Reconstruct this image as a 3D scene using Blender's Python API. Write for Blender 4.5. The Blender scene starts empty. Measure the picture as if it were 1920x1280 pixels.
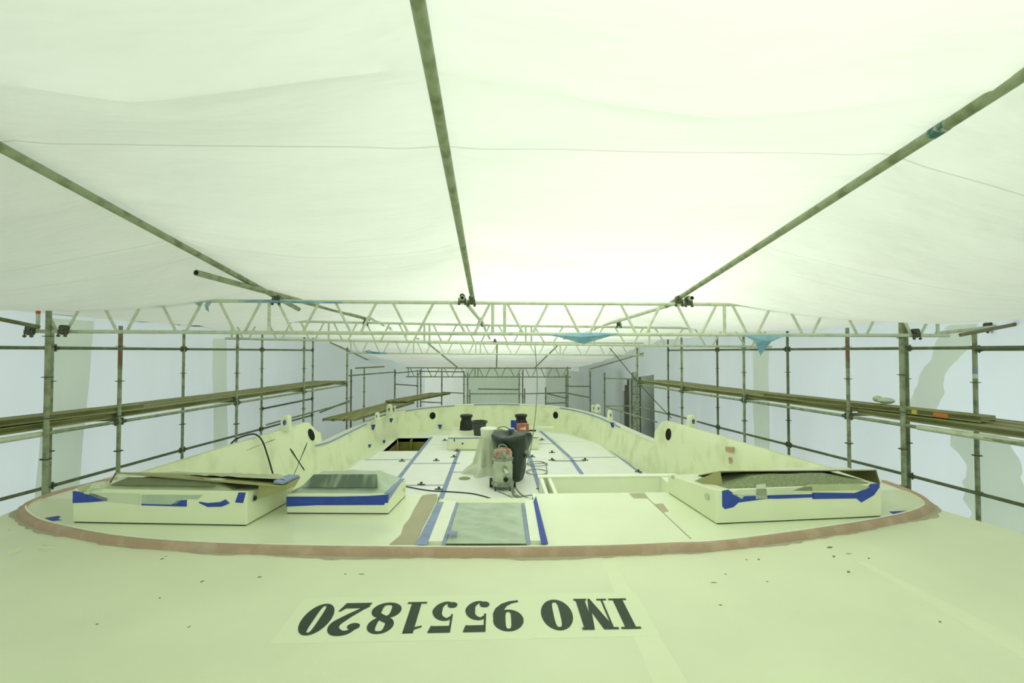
import bpy, bmesh, math, random
from mathutils import Vector, Matrix, noise
random.seed(7)
S = bpy.context.scene
COL = S.collection
PI = math.pi
# ---------------------------------------------------------------- camera
EYE = 2.8                                   # eye height above the well deck (z = 0)
F_PX = 882.0
YAW, PITCH = math.atan(30 / F_PX), math.atan(20 / F_PX)
cd = bpy.data.cameras.new('camera'); cam = bpy.data.objects.new('camera', cd); COL.objects.link(cam)
cd.sensor_width = 36; cd.lens = 36 * F_PX / 1920; cd.clip_start = .05; cd.clip_end = 300
cam.location = (0, 0, EYE); cam.rotation_euler = (PI / 2 + PITCH, 0, -YAW)
S.camera = cam
# ---------------------------------------------------------------- daylight outside the tent, plus added area lights
w = bpy.data.worlds.new('daylight'); S.world = w; w.use_nodes = True
bg = w.node_tree.nodes['Background']; bg.inputs[0].default_value = (.93, 1, .90, 1); bg.inputs[1].default_value = .47
def area(name, loc, size, power, color=(1, 1, 1), target=None, spread=PI):
    l = bpy.data.lights.new(name, 'AREA'); l.shape = 'RECTANGLE'; l.size, l.size_y = size
    l.energy = power; l.color = color; l.spread = spread
    o = bpy.data.objects.new(name, l); COL.objects.link(o); o.location = loc
    if target: o.rotation_euler = (Vector(target) - Vector(loc)).to_track_quat('-Z', 'Y').to_euler()
    return o
area('unseen_overhead_light', (1.4, 6.4, 6.1), (1.8, 2.2), 120, (.97, 1, .88))  # unseen light above the sheet, makes its bright patch
area('unseen_overhead_light', (1.0, 1.9, 6.9), (2.5, 2.5), 72, (.94, 1, .86))  # added lamp above the sheet, brightens the near coachroof; no rooflight known
area('unseen_overhead_light', (.4, 13.5, 6.8), (5, 7), 310, (.95, 1, .90))  # added lamp that lifts the plateau, deck and bow
area('outside_fill', (.5, -8.0, 2.6), (12, 4), 700, (1, 1, .92), (.3, 0, 2.2))  # fill added behind the camera for hatch fronts, planks and tubes; not a window
area('outside_fill', (-10.5, 8, 1.5), (14, 4), 215, (.92, .97, 1), (-6, 9, 1.5))  # fill added outside the left wall so its sheet reads bright
area('outside_fill', (10.5, 9, 1.5), (14, 4), 240, (.92, .97, 1), (6, 10, 1.5))  # same kind of added fill, shining through the right wall sheet
area('outside_fill', (-3, 25.5, 2.0), (10, 5), 150, (.96, 1, .95), (-.5, 20, 1.5))  # fill added past the end wall, brightens the far sheets
S.view_settings.view_transform = 'Standard'; S.view_settings.look = 'None'
S.view_settings.gamma = 1; S.view_settings.exposure = 0.47; S.view_settings.use_curve_mapping = False
S.cycles.max_bounces = 10; S.cycles.diffuse_bounces = 6; S.cycles.transparent_max_bounces = 12
S.cycles.use_denoising = True
# ---------------------------------------------------------------- pixel -> world helpers
FW = Vector((math.sin(YAW) * math.cos(PITCH), math.cos(YAW) * math.cos(PITCH), math.sin(PITCH)))
RT = Vector((math.cos(YAW), -math.sin(YAW), 0)); UP = RT.cross(FW)
def ray(px, py): return FW + RT * ((px - 960) / F_PX) + UP * ((640 - py) / F_PX)
def AY(px, py, Y): r = ray(px, py); return Vector((0, 0, EYE)) + r * (Y / r.y)
def AZ(px, py, z): r = ray(px, py); return Vector((0, 0, EYE)) + r * ((z - EYE) / r.z)
def lerp(a, b, t): return a + (b - a) * t
def interp(tab, x):
    if x <= tab[0][0]: return tab[0][1]
    for (a, va), (b, vb) in zip(tab, tab[1:]):
        if x <= b: return lerp(va, vb, (x - a) / (b - a))
    return tab[-1][1]
def smooth_path(pts, n=8):
    P = [Vector(p) for p in pts]; out = []
    for i in range(len(P) - 1):
        p0, p1, p2, p3 = P[max(i - 1, 0)], P[i], P[i + 1], P[min(i + 2, len(P) - 1)]
        for k in range(n):
            t = k / n
            out.append(.5 * ((2 * p1) + (p2 - p0) * t + (2 * p0 - 5 * p1 + 4 * p2 - p3) * t * t + (3 * p1 - p0 - 3 * p2 + p3) * t ** 3))
    out.append(P[-1]); return out
# ---------------------------------------------------------------- materials
MATS = {}
def mat(name, col, rough=.6, metal=0, var=.08, scale=3., bump=0., bscale=30., col2=None, lo=.45, hi=.6, spec=.4, coat=0, alpha=1, stretch=(1, 1, 1)):
    if name in MATS: return MATS[name]
    m = bpy.data.materials.new(name); m.use_nodes = True; N = m.node_tree.nodes; L = m.node_tree.links
    b = N['Principled BSDF']; b.inputs['Roughness'].default_value = rough; b.inputs['Metallic'].default_value = metal
    b.inputs['Specular IOR Level'].default_value = spec; b.inputs['Coat Weight'].default_value = coat; b.inputs['Alpha'].default_value = alpha
    tc = N.new('ShaderNodeTexCoord'); mp = N.new('ShaderNodeMapping'); mp.inputs['Scale'].default_value = stretch
    L.new(tc.outputs['Object'], mp.inputs[0])
    n = N.new('ShaderNodeTexNoise'); n.inputs['Scale'].default_value = scale; n.inputs['Detail'].default_value = 6
    L.new(mp.outputs[0], n.inputs['Vector'])
    r = N.new('ShaderNodeValToRGB')
    c2 = col2 if col2 else tuple(c * (1 - var * 2) for c in col)
    if col2:
        r.color_ramp.elements[0].position = lo; r.color_ramp.elements[1].position = hi
    else:
        r.color_ramp.elements[0].position = .3; r.color_ramp.elements[1].position = .7
    r.color_ramp.elements[0].color = (*c2, 1) if not col2 else (*col, 1)
    r.color_ramp.elements[1].color = (*col, 1) if not col2 else (*col2, 1)
    L.new(n.outputs['Fac'], r.inputs[0]); L.new(r.outputs[0], b.inputs['Base Color'])
    if bump:
        n2 = N.new('ShaderNodeTexNoise'); n2.inputs['Scale'].default_value = bscale; n2.inputs['Detail'].default_value = 5
        L.new(mp.outputs[0], n2.inputs['Vector'])
        bp = N.new('ShaderNodeBump'); bp.inputs['Strength'].default_value = bump; bp.inputs['Distance'].default_value = .02
        L.new(n2.outputs['Fac'], bp.inputs['Height']); L.new(bp.outputs[0], b.inputs['Normal'])
    MATS[name] = m; return m
def cloth_mat(name, col, tcol, fac=.6, seams=(), bump=.25, bscale=1.2, stretch=(1, 1, 1), patch=None):
    """thin sheet: diffuse mixed with translucent; seams = (axis, coordinate, width) of welded double-layer strips"""
    m = bpy.data.materials.new(name); m.use_nodes = True; N = m.node_tree.nodes; L = m.node_tree.links
    N.remove(N['Principled BSDF']); out = N['Material Output']
    d = N.new('ShaderNodeBsdfDiffuse'); t = N.new('ShaderNodeBsdfTranslucent'); mx = N.new('ShaderNodeMixShader'); mx.inputs[0].default_value = fac
    tc = N.new('ShaderNodeTexCoord'); mp = N.new('ShaderNodeMapping'); mp.inputs['Scale'].default_value = stretch
    L.new(tc.outputs['Object'], mp.inputs[0])
    n = N.new('ShaderNodeTexNoise'); n.inputs['Scale'].default_value = 1.1; n.inputs['Detail'].default_value = 5; L.new(mp.outputs[0], n.inputs['Vector'])
    last = None
    def mul(val, base):
        q = N.new('ShaderNodeMix'); q.data_type = 'RGBA'; q.blend_type = 'MULTIPLY'; q.inputs[0].default_value = 1
        L.new(val, q.inputs[6]); q.inputs[7].default_value = (*base, 1); return q.outputs[2]
    r = N.new('ShaderNodeValToRGB'); r.color_ramp.elements[0].position = .25; r.color_ramp.elements[1].position = .75
    r.color_ramp.elements[0].color = (.93, .93, .93, 1); r.color_ramp.elements[1].color = (1, 1, 1, 1)
    L.new(n.outputs['Fac'], r.inputs[0]); v = r.outputs[0]
    sx = N.new('ShaderNodeSeparateXYZ'); L.new(tc.outputs['Object'], sx.inputs[0])
    for ax, c, wd, dark in seams:
        a = N.new('ShaderNodeMath'); a.operation = 'SUBTRACT'; L.new(sx.outputs[ax], a.inputs[0]); a.inputs[1].default_value = c
        b = N.new('ShaderNodeMath'); b.operation = 'ABSOLUTE'; L.new(a.outputs[0], b.inputs[0])
        e = N.new('ShaderNodeMath'); e.operation = 'LESS_THAN'; L.new(b.outputs[0], e.inputs[0]); e.inputs[1].default_value = wd
        q = N.new('ShaderNodeMix'); q.data_type = 'RGBA'; q.blend_type = 'MULTIPLY'; L.new(e.outputs[0], q.inputs[0]); L.new(v, q.inputs[6]); q.inputs[7].default_value = (dark, dark, dark, 1)
        v = q.outputs[2]
    L.new(mul(v, col), d.inputs[0]); L.new(mul(v, tcol), t.inputs[0])
    n2 = N.new('ShaderNodeTexNoise'); n2.inputs['Scale'].default_value = bscale; n2.inputs['Detail'].default_value = 4; L.new(mp.outputs[0], n2.inputs['Vector'])
    bp = N.new('ShaderNodeBump'); bp.inputs['Strength'].default_value = bump; bp.inputs['Distance'].default_value = .1
    L.new(n2.outputs['Fac'], bp.inputs['Height']); L.new(bp.outputs[0], d.inputs['Normal']); L.new(bp.outputs[0], t.inputs['Normal'])
    L.new(d.outputs[0], mx.inputs[1]); L.new(t.outputs[0], mx.inputs[2]); L.new(mx.outputs[0], out.inputs[0])
    MATS[name] = m; return m
ROOF_CLOTH = cloth_mat('white_roof_sheet', (.80, .83, .77), (.86, .90, .82), .55, seams=[(1, 2.80, .006, .78), (1, 4.28, .004, .82), (1, 4.75, .004, .85)], bump=.8, bscale=2.2, stretch=(.3, 1, 1))
WALL_CLOTH = cloth_mat('bluish_wall_sheet', (.71, .78, .77), (.68, .75, .76), .55, bump=.3, bscale=1.3, stretch=(1, 1, .3))
PATCH_CLOTH = cloth_mat('pale_wall_overlap', (.86, .90, .78), (.93, .97, .84), .62, bump=.3, bscale=1.6, stretch=(1, 1, .3))
END_CLOTH = cloth_mat('end_wall_sheet', (.80, .85, .80), (.82, .87, .82), .5, bump=.4, bscale=1.5, stretch=(1, 1, .5))
MESH_CLOTH = cloth_mat('green_end_sheet', (.74, .82, .72), (.84, .92, .82), .6, bump=.3, bscale=2)
CREAM = mat('cream_primer', (.80, .85, .60), .45, var=.035, scale=1.6, bump=.06, bscale=60)
CREAM_G = mat('glossy_cream', (.83, .89, .64), .22, var=.02, scale=2, spec=.5)
STAIN = mat('stained_cream_primer', (.82, .87, .60), .5, col2=(.60, .66, .38), lo=.5, hi=.8, scale=2.6, bump=.05, stretch=(1, 1, .7))
HATCH_P = mat('hatch_cream_paint', (.83, .88, .62), .3, var=.02)
FILLER = mat('brown_filler', (.46, .33, .22), .8, col2=(.64, .50, .36), lo=.5, hi=.85, scale=5, bump=.25, bscale=25)
PUTTY = mat('tan_putty', (.50, .46, .32), .8, var=.05)
WHITE = mat('white_sheet_panel', (.94, .96, .90), .4, var=.02)
WHITE2 = mat('white_paint', (.88, .92, .76), .35, var=.02)
BLUE = mat('blue_masking_tape', (.035, .08, .42), .6, var=.12, scale=12, bump=.2)
BLUE_F = mat('faded_blue_tape', (.30, .38, .60), .6, var=.12, scale=8)
GALV = mat('galvanised_tube', (.33, .38, .24), .55, metal=.15, col2=(.17, .20, .10), lo=.45, hi=.7, scale=9, bump=.15)
GALV_D = mat('weathered_dark_tube', (.15, .18, .09), .6, metal=.15, col2=(.27, .30, .20), lo=.5, hi=.75, scale=7, bump=.15)
RUST = mat('rusty_tube', (.22, .12, .06), .75, col2=(.20, .22, .14), lo=.45, hi=.6, scale=6)
ALU = mat('aluminium_tube', (.60, .66, .50), .45, metal=.2, col2=(.42, .46, .32), lo=.5, hi=.8, scale=10)
PLANK = mat('scaffold_plank', (.24, .25, .09), .75, col2=(.36, .37, .20), lo=.4, hi=.7, scale=6, bump=.2, stretch=(1, .2, 1))
COUP = mat('coupler_steel', (.12, .13, .08), .55, metal=.4, var=.2, scale=20)
DARK = mat('black_paint', (.035, .06, .035), .6, var=.1)
BLACKR = mat('black_rubber', (.018, .022, .018), .5, var=.1)
VOID = mat('dark_recess', (.008, .008, .006), .9)  # near-black for joint gaps and for shade painted into holes
CARD = mat('olive_cardboard', (.36, .36, .16), .8, var=.06, scale=4, bump=.05)
CARD_SHADED = mat('cardboard_shaded', (.16, .15, .06), .85, var=.06)  # cardboard colour darkened for the shade under the folded covers
FILM = mat('greenish_plastic_film', (.50, .60, .46), .35, var=.1, scale=4, bump=.4, bscale=6, spec=.5)
FILM_Y = mat('yellowish_plastic_film', (.55, .60, .34), .4, var=.12, scale=4, bump=.35, bscale=9, spec=.5)
PANE = mat('dark_skylight_pane', (.10, .15, .10), .3, col2=(.36, .42, .30), lo=.45, hi=.75, scale=5, stretch=(3, .3, 1))
GAUZE = mat('green_gauze', (.28, .33, .18), .85, col2=(.18, .22, .11), lo=.4, hi=.6, scale=60)
PAPER = mat('masking_paper', (.66, .72, .54), .7, var=.05, bump=.2)
REDP = mat('red_plastic', (.42, .10, .07), .5, col2=(.45, .40, .30), lo=.5, hi=.8, scale=9)
REDL = mat('red_label', (.70, .10, .04), .5)
ORANGE = mat('orange_label', (.8, .25, .04), .5)
YEL = mat('yellow_plastic', (.80, .72, .12), .5)
STEEL = mat('dusty_steel', (.46, .52, .38), .4, metal=.35, col2=(.60, .66, .50), lo=.4, hi=.7, scale=6)
DUSTRED = mat('dusty_red_plastic', (.36, .13, .09), .6, col2=(.42, .42, .31), lo=.42, hi=.62, scale=8)
GREY = mat('dusty_grey_plastic', (.22, .26, .19), .6, col2=(.45, .50, .38), lo=.5, hi=.75, scale=9)
BAG = mat('black_green_bag', (.03, .05, .033), .38, var=.2, bump=.9, bscale=9)
BUCKET = mat('dark_grey_bucket', (.055, .065, .05), .5, var=.1)
OLIVE = mat('olive_primer_inside', (.30, .33, .07), .7, col2=(.20, .14, .04), lo=.45, hi=.65, scale=2)
TARP = mat('blue_tarpaulin', (.16, .34, .46), .6, col2=(.32, .52, .60), lo=.4, hi=.7, scale=7, bump=.4)
HGREY = mat('hall_grey_panel', (.42, .48, .42), .6, var=.15, scale=1.2)
CONC = mat('concrete', (.30, .33, .29), .9, var=.1)
# ---------------------------------------------------------------- mesh builder
class MB:
    def __init__(s): s.v = []; s.f = []
    def add(s, vs, fs):
        o = len(s.v); s.v += [tuple(v) for v in vs]; s.f += [tuple(i + o for i in f) for f in fs]; return s
    def box(s, a, b):
        x0, y0, z0 = a; x1, y1, z1 = b
        return s.hexa([(x0, y0, z0), (x1, y0, z0), (x1, y1, z0), (x0, y1, z0), (x0, y0, z1), (x1, y0, z1), (x1, y1, z1), (x0, y1, z1)])
    def hexa(s, v): return s.add(v, [(0, 3, 2, 1), (4, 5, 6, 7), (0, 1, 5, 4), (1, 2, 6, 5), (2, 3, 7, 6), (3, 0, 4, 7)])
    def tube(s, a, b, r, n=10, r2=None, hollow=False):
        a, b = Vector(a), Vector(b); d = (b - a).normalized(); r2 = r if r2 is None else r2
        u = d.orthogonal().normalized(); q = d.cross(u); vs = []
        for p, rr in ((a, r), (b, r2)):
            vs += [p + (u * math.cos(2 * PI * k / n) + q * math.sin(2 * PI * k / n)) * rr for k in range(n)]
        fs = [(k, (k + 1) % n, n + (k + 1) % n, n + k) for k in range(n)]
        if not hollow: fs += [tuple(reversed(range(n))), tuple(range(n, 2 * n))]
        return s.add(vs, fs)
    def path(s, pts, r, n=8, caps=True):
        P = [Vector(p) for p in pts]; vs = []; fs = []; m = len(P)
        u = (P[1] - P[0]).orthogonal().normalized()
        for i, p in enumerate(P):
            d = (P[min(i + 1, m - 1)] - P[max(i - 1, 0)]).normalized()
            u = (u - d * u.dot(d)); u = u.normalized() if u.length > 1e-6 else d.orthogonal().normalized()
            q = d.cross(u); rr = r[i] if isinstance(r, (list, tuple)) else r
            vs += [p + (u * math.cos(2 * PI * k / n) + q * math.sin(2 * PI * k / n)) * rr for k in range(n)]
        for i in range(m - 1):
            fs += [(i * n + k, i * n + (k + 1) % n, (i + 1) * n + (k + 1) % n, (i + 1) * n + k) for k in range(n)]
        if caps: fs += [tuple(reversed(range(n))), tuple(range((m - 1) * n, m * n))]
        return s.add(vs, fs)
    def lathe(s, prof, c=(0, 0, 0), n=24, fn=None):
        """prof = [(r, z)], closed top/bottom when r = 0 ; fn(r,a,z) -> (r,z) warps"""
        vs = []
        for r, z in prof:
            for k in range(n):
                a = 2 * PI * k / n; rr, zz = (r, z) if fn is None else fn(r, a, z)
                vs.append((c[0] + rr * math.cos(a), c[1] + rr * math.sin(a), c[2] + zz))
        fs = []
        for i in range(len(prof) - 1):
            fs += [(i * n + k, i * n + (k + 1) % n, (i + 1) * n + (k + 1) % n, (i + 1) * n + k) for k in range(n)]
        fs += [tuple(reversed(range(n))), tuple(range((len(prof) - 1) * n, len(prof) * n))]
        return s.add(vs, fs)
    def sweep(s, pts, prof, closed=False, side=1):
        """2D path on the ground swept with profile [(inward offset, z)]"""
        P = [Vector((p[0], p[1], p[2] if len(p) > 2 else 0)) for p in pts]; m = len(P); k = len(prof); vs = []
        for i, p in enumerate(P):
            d = P[min(i + 1, m - 1)] - P[max(i - 1, 0)]; d.z = 0; d.normalize(); nn = Vector((-d.y, d.x, 0)) * side
            vs += [p + nn * o + Vector((0, 0, z)) for o, z in prof]
        fs = [(i * k + j, i * k + (j + 1) % k, (i + 1) * k + (j + 1) % k, (i + 1) * k + j) for i in range(m - 1) for j in range(k)]
        fs += [tuple(range(k)), tuple(reversed(range((m - 1) * k, m * k)))]
        return s.add(vs, fs)
    def prism(s, poly, z0, z1):
        n = len(poly)
        vs = [(p[0], p[1], z0) for p in poly] + [(p[0], p[1], z1) for p in poly]
        return s.add(vs, [tuple(reversed(range(n))), tuple(range(n, 2 * n))] + [(k, (k + 1) % n, n + (k + 1) % n, n + k) for k in range(n)])
    def slab(s, poly, off):
        """closed solid from any planar 3D polygon pushed by the vector off"""
        n = len(poly); off = Vector(off)
        vs = [Vector(p) for p in poly] + [Vector(p) + off for p in poly]
        return s.add(vs, [tuple(reversed(range(n))), tuple(range(n, 2 * n))] + [(k, (k + 1) % n, n + (k + 1) % n, n + k) for k in range(n)])
    def grid(s, nu, nv, fn):
        vs = [fn(i / nu, j / nv) for j in range(nv + 1) for i in range(nu + 1)]
        return s.add(vs, [(j * (nu + 1) + i, j * (nu + 1) + i + 1, (j + 1) * (nu + 1) + i + 1, (j + 1) * (nu + 1) + i) for j in range(nv) for i in range(nu)])
    def ball(s, c, r, n=10):
        prof = [(max(1e-4, math.sin(PI * i / 6)) , -math.cos(PI * i / 6)) for i in range(7)]
        rx, ry, rz = r if isinstance(r, tuple) else (r, r, r)
        vs = [(c[0] + a * rx * math.cos(2 * PI * k / n), c[1] + a * ry * math.sin(2 * PI * k / n), c[2] + z * rz) for a, z in prof for k in range(n)]
        return s.add(vs, [(i * n + k, i * n + (k + 1) % n, (i + 1) * n + (k + 1) % n, (i + 1) * n + k) for i in range(6) for k in range(n)])
    def build(s, name, m, parent=None, smooth=False, bevel=0, loc=None, solid=0):
        me = bpy.data.meshes.new(name); o_ = Vector(loc) if loc is not None else Vector((0, 0, 0))
        base = world_loc(parent) if parent else Vector((0, 0, 0))
        sub = base if parent else o_
        me.from_pydata([Vector(v) - sub for v in s.v], [], s.f); me.materials.append(m); me.update()
        bm = bmesh.new(); bm.from_mesh(me); bmesh.ops.recalc_face_normals(bm, faces=bm.faces); bm.to_mesh(me); bm.free()
        if smooth:
            for p in me.polygons: p.use_smooth = True
            me.set_sharp_from_angle(angle=math.radians(42))
        o = bpy.data.objects.new(name, me); COL.objects.link(o)
        if parent: o.parent = parent
        else: o.location = o_
        if bevel:
            b = o.modifiers.new('bevel', 'BEVEL'); b.width = bevel; b.segments = 2; b.limit_method = 'ANGLE'
        if solid:
            b = o.modifiers.new('thickness', 'SOLIDIFY'); b.thickness = solid; b.offset = 0
        return o
def world_loc(o):
    p = Vector((0, 0, 0))
    while o: p = p + o.location; o = o.parent
    return p
def tag(o, label=None, cat=None, group=None, kind=None):
    if label: o['label'] = label
    if cat: o['category'] = cat
    if group: o['group'] = group
    if kind: o['kind'] = kind
    return o
def empty(name, loc, label, cat, group=None):
    o = bpy.data.objects.new(name, None); COL.objects.link(o); o.location = loc; o.empty_display_size = .1
    return tag(o, label, cat, group)
def copy_tree(o, parent=None):
    c = o.copy(); COL.objects.link(c)
    if parent is not None: c.parent = parent
    for ch in list(o.children): copy_tree(ch, c)
    return c
E = EYE
ORD = ['first', 'second', 'third', 'fourth', 'fifth', 'sixth', 'seventh', 'eighth', 'ninth', 'tenth', 'eleventh', 'twelfth', 'thirteenth', 'fourteenth']
# ================================================================ THE TENT (setting)
WL = [(-4, -7.4), (4, -6.95), (7, -6.62), (9.5, -6.38), (12, -6.1), (14.6, -5.82), (17.5, -5.0), (20.0, -3.95), (21.3, -3.2)]
WR = [(-4, 7.4), (4, 7.0), (7, 6.75), (9.5, 6.35), (12, 5.95), (14.6, 5.62), (17.5, 4.95), (20.3, 4.15), (21.3, 3.75)]
WTOP = [(-4, .62), (6, .58), (14.6, .52), (17, .12), (20.4, -.54), (21.5, -.62)]
SPINE = [(-4, 2.124), (6.1, .755), (9.5, .70), (14.6, .47), (20.4, -.57), (21.5, -.7)]
PURL = [-8.5, -2.84, -.31, 2.42, 8.5]
TRS = [-4, 6.1, 9.5, 14.6, 20.4]
AMP = [(-4, .1), (1.5, .12), (2.12, .19), (2.8, .02), (3.4, .10), (4.3, .18), (5.2, .13), (6.1, .05), (9, .06)]
def ceil_z(x, y):
    zp = interp(SPINE, y); xl, xr = interp(WL, y), interp(WR, y); zt = interp(WTOP, y)
    # across: held up by three purlins, hanging between them
    if x < PURL[1]:
        t = (PURL[1] - x) / (PURL[1] - xl); z = lerp(zp, zt, t) - .16 * math.sin(PI * min(1, t)) * (1 if y < 9 else .4)
    elif x > PURL[3]:
        t = (x - PURL[3]) / (xr - PURL[3]); z = lerp(zp, zt, t) - .25 * math.sin(PI * min(1, t)) * (1 if y < 9 else .4)
    else:
        a, b = (PURL[1], PURL[2]) if x < PURL[2] else (PURL[2], PURL[3])
        t = (x - a) / (b - a); amp = interp(AMP, y)
        ex = 1.8 - .65 * math.exp(-((y - 2.12) / .35) ** 2); z = zp - amp * (1 - abs(2 * t - 1) ** ex)
    # along: sags between trusses
    for a, b in zip(TRS, TRS[1:]):
        if a <= y <= b:
            t = (y - a) / (b - a)
            sag = {-4: .0, 6.1: .05, 9.5: .10, 14.6: .05}[a]
            z -= sag * math.sin(PI * t)
    if y < 6.1:      # sheet dips just before it climbs over the first truss near the sides
        side = max(0, min(1, (abs(x) - 2.9) / 2.2)); z -= side * (.15 if x > 0 else .09) * math.exp(-((y - 5.3) / .6) ** 2)
    # transverse folds
    u = (x - PURL[1]) / (PURL[2] - PURL[1]) if x < PURL[2] else (x - PURL[2]) / (PURL[3] - PURL[2])
    z -= .045 * math.exp(-((y - 2.12 - .05 * math.sin(x * 1.3)) / .07) ** 2)
    z -= .02 * math.exp(-((y - 4.3) / .12) ** 2)
    z += .03 * noise.noise(Vector((x * .5, y * .8, 3.3))) + .012 * noise.noise(Vector((x * 1.0, y * 3.2, 8.)))
    if y > 9.6: z += .03 * math.sin(y * 7 + 1.5 * noise.noise(Vector((x * .4, y, 0)))) * (.3 + abs(math.sin(x * 1.1)))
    # gathers fanning out from each purlin
    for p in PURL[1:4]:
        d = x - p
        if abs(d) < 1.3 and y < 6.2: z += .012 * math.sin(8 * y + 5 * abs(d)) * math.exp(-(d / .6) ** 2) * min(1, abs(d) * 5)
    return E + z + .03
mb = MB()
def cf(u, v):
    y = lerp(-4, 21.4, v); xl, xr = interp(WL, y), interp(WR, y)
    x = lerp(xl, xr, u); return (x, y, ceil_z(x, y))
mb.grid(150, 330, cf)
tag(mb.build('ceiling', ROOF_CLOTH, smooth=True), kind='structure')
def wall(name, tab, m, y0, y1, off=0, z0=-3.5, hole=None, n=90, amp=.09, top=None, sgn=1):
    mb = MB()
    def wf(u, v):
        y = lerp(y0, y1, u); x = interp(tab, y) + sgn * off
        zt = (E + interp(WTOP, y) + .03) if top is None else top
        z = lerp(z0, zt, v)
        a = amp * (1 - v ** 6)
        d = a * (noise.noise(Vector((y * 1.1, z * .25, 5 + sgn))) + .5 * noise.noise(Vector((y * 3.1 + z * .4, z * .4, 1))))
        return (x + d - off * 0, y, z)
    mb.grid(n, 30, wf)
    if hole:
        keep = []
        for f in mb.f:
            c = sum((Vector(mb.v[i]) for i in f), Vector()) / 4
            if not hole(c): keep.append(f)
        mb.f = keep
    return tag(mb.build(name, m, smooth=True), kind='structure')
wall('wall_left', WL, WALL_CLOTH, -4, 21.3, n=150)
def hole(c): return 15.85 < c.y < 17.9 and c.z < 2.0 - max(0, (16.9 - c.y)) * .0 - max(0, (c.y - 17.2)) * 1.0 and c.z > -1
wall('wall_right', WR, WALL_CLOTH, -4, 21.3, n=170, hole=hole)
# overlapping pale strips hanging on the inside of both walls
def strip(name, tab, y0, y1, lean, z0, z1, off, m=PATCH_CLOTH, jag=0):
    mb = MB()
    def sf(u, v):
        z = lerp(z0, z1, v); y = lerp(y0, y1, u) + lean * (1 - v) + jag * (u - .5) * 2 * noise.noise(Vector((z * 2.2, u * 2, 4))) + jag * .35 * noise.noise(Vector((z * 8, u, 9)))
        x = interp(tab, y) + off + .02 * noise.noise(Vector((y * 4, z * 1.5, 2)))
        return (x, y, z)
    mb.grid(10, 24, sf); return tag(mb.build(name, m, smooth=True), kind='structure')
strip('trim_1', WL, 7.15, 7.8, -.35, -1.5, 3.3, .07)
strip('trim_2', WL, 10.5, 10.95, .15, -1.2, 3.1, .07)
strip('trim_3', WR, 6.35, 6.75, .75, 1.7, 3.2, -.08, jag=.12)
strip('trim_4', WR, 5.95, 6.75, -.45, -.2, 1.75, -.09, jag=.22)
strip('trim_5', WR, 10.4, 10.9, 0, -.6, 3.2, -.07)
for nm, tab, y0, y1, o_ in (('trim_8', WL, 4.5, 14.6, .06), ('trim_9', WR, 4.5, 14.6, -.06)):
    mb = MB(); mb.path([(interp(tab, y0 + (y1 - y0) * k / 24) + o_, y0 + (y1 - y0) * k / 24, E + interp(WTOP, y0 + (y1 - y0) * k / 24) + .0 - .012 * math.sin(k * 2.1)) for k in range(25)], .012, 6)
    tag(mb.build(nm, mat('dark_hem', (.14, .17, .14), .8), smooth=True), kind='structure')
# end wall
mb = MB()
def ef(u, v):
    x = lerp(-3.2, 3.75, u); z = lerp(-3.5, E - .56, v)
    return (x, 21.3 + .10 * noise.noise(Vector((x * 1.2, z * .7, 1))) + .05 * noise.noise(Vector((x * 3 + z, z * 2, 6))), z)
mb.grid(60, 30, ef); tag(mb.build('wall_back', END_CLOTH, smooth=True), kind='structure')
mb = MB(); mb.grid(24, 16, lambda u, v: (lerp(-1.36, 1.1, u), 21.05 + .05 * noise.noise(Vector((u * 6, v * 5, 1))), lerp(-1.5, E - .72, v)))
tag(mb.build('trim_6', MESH_CLOTH, smooth=True), kind='structure')
mb = MB(); mb.grid(10, 10, lambda u, v: (lerp(2.2, 3.9, u), 20.75 + .1 * noise.noise(Vector((u * 4, v * 3, 9))), lerp(.1, E - .65 - .25 * u, v)))
tag(mb.build('trim_7', END_CLOTH, smooth=True), kind='structure')
mb = MB(); mb.box((-14, -5, -3.7), (14, 30, -3.5)); tag(mb.build('floor', CONC), kind='structure')
mb = MB(); mb.grid(60, 20, lambda u, v: (lerp(-7.4, 7.4, u), -4, lerp(-3.5, E + 2.3 * (1 - abs(2 * u - 1) ** 2) + .5, v)))
tag(mb.build('wall_front', WALL_CLOTH), kind='structure')
# ================================================================ THE YACHT
ROOF, INNER = 1.2, 1.245
yacht = empty('yacht', (0, 8, -3.4), 'cream primed yacht hull with raised coachroof, wing bulwarks and rounded bow under refit', 'boat')
# outline of the roof (z = ROOF) including the area behind the camera
hullR = [(4.76, 5.3), (4.58, 4.95), (4.5, 4.75), (4.62, 4.15), (4.82, 3.2), (4.95, 2), (5.0, 0), (5.0, -3.2)]
hullL = [(-4.95, 5.3), (-4.86, 4.9), (-4.82, 4.5), (-5.0, 3.2), (-5.1, 2), (-5.15, 0), (-5.15, -3.2)]
FE = 5.2                                   # forward edge of the roof
poly = [(4.55, FE + .5), *hullR, *reversed(hullL), (-4.6, FE + .5)]
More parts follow.
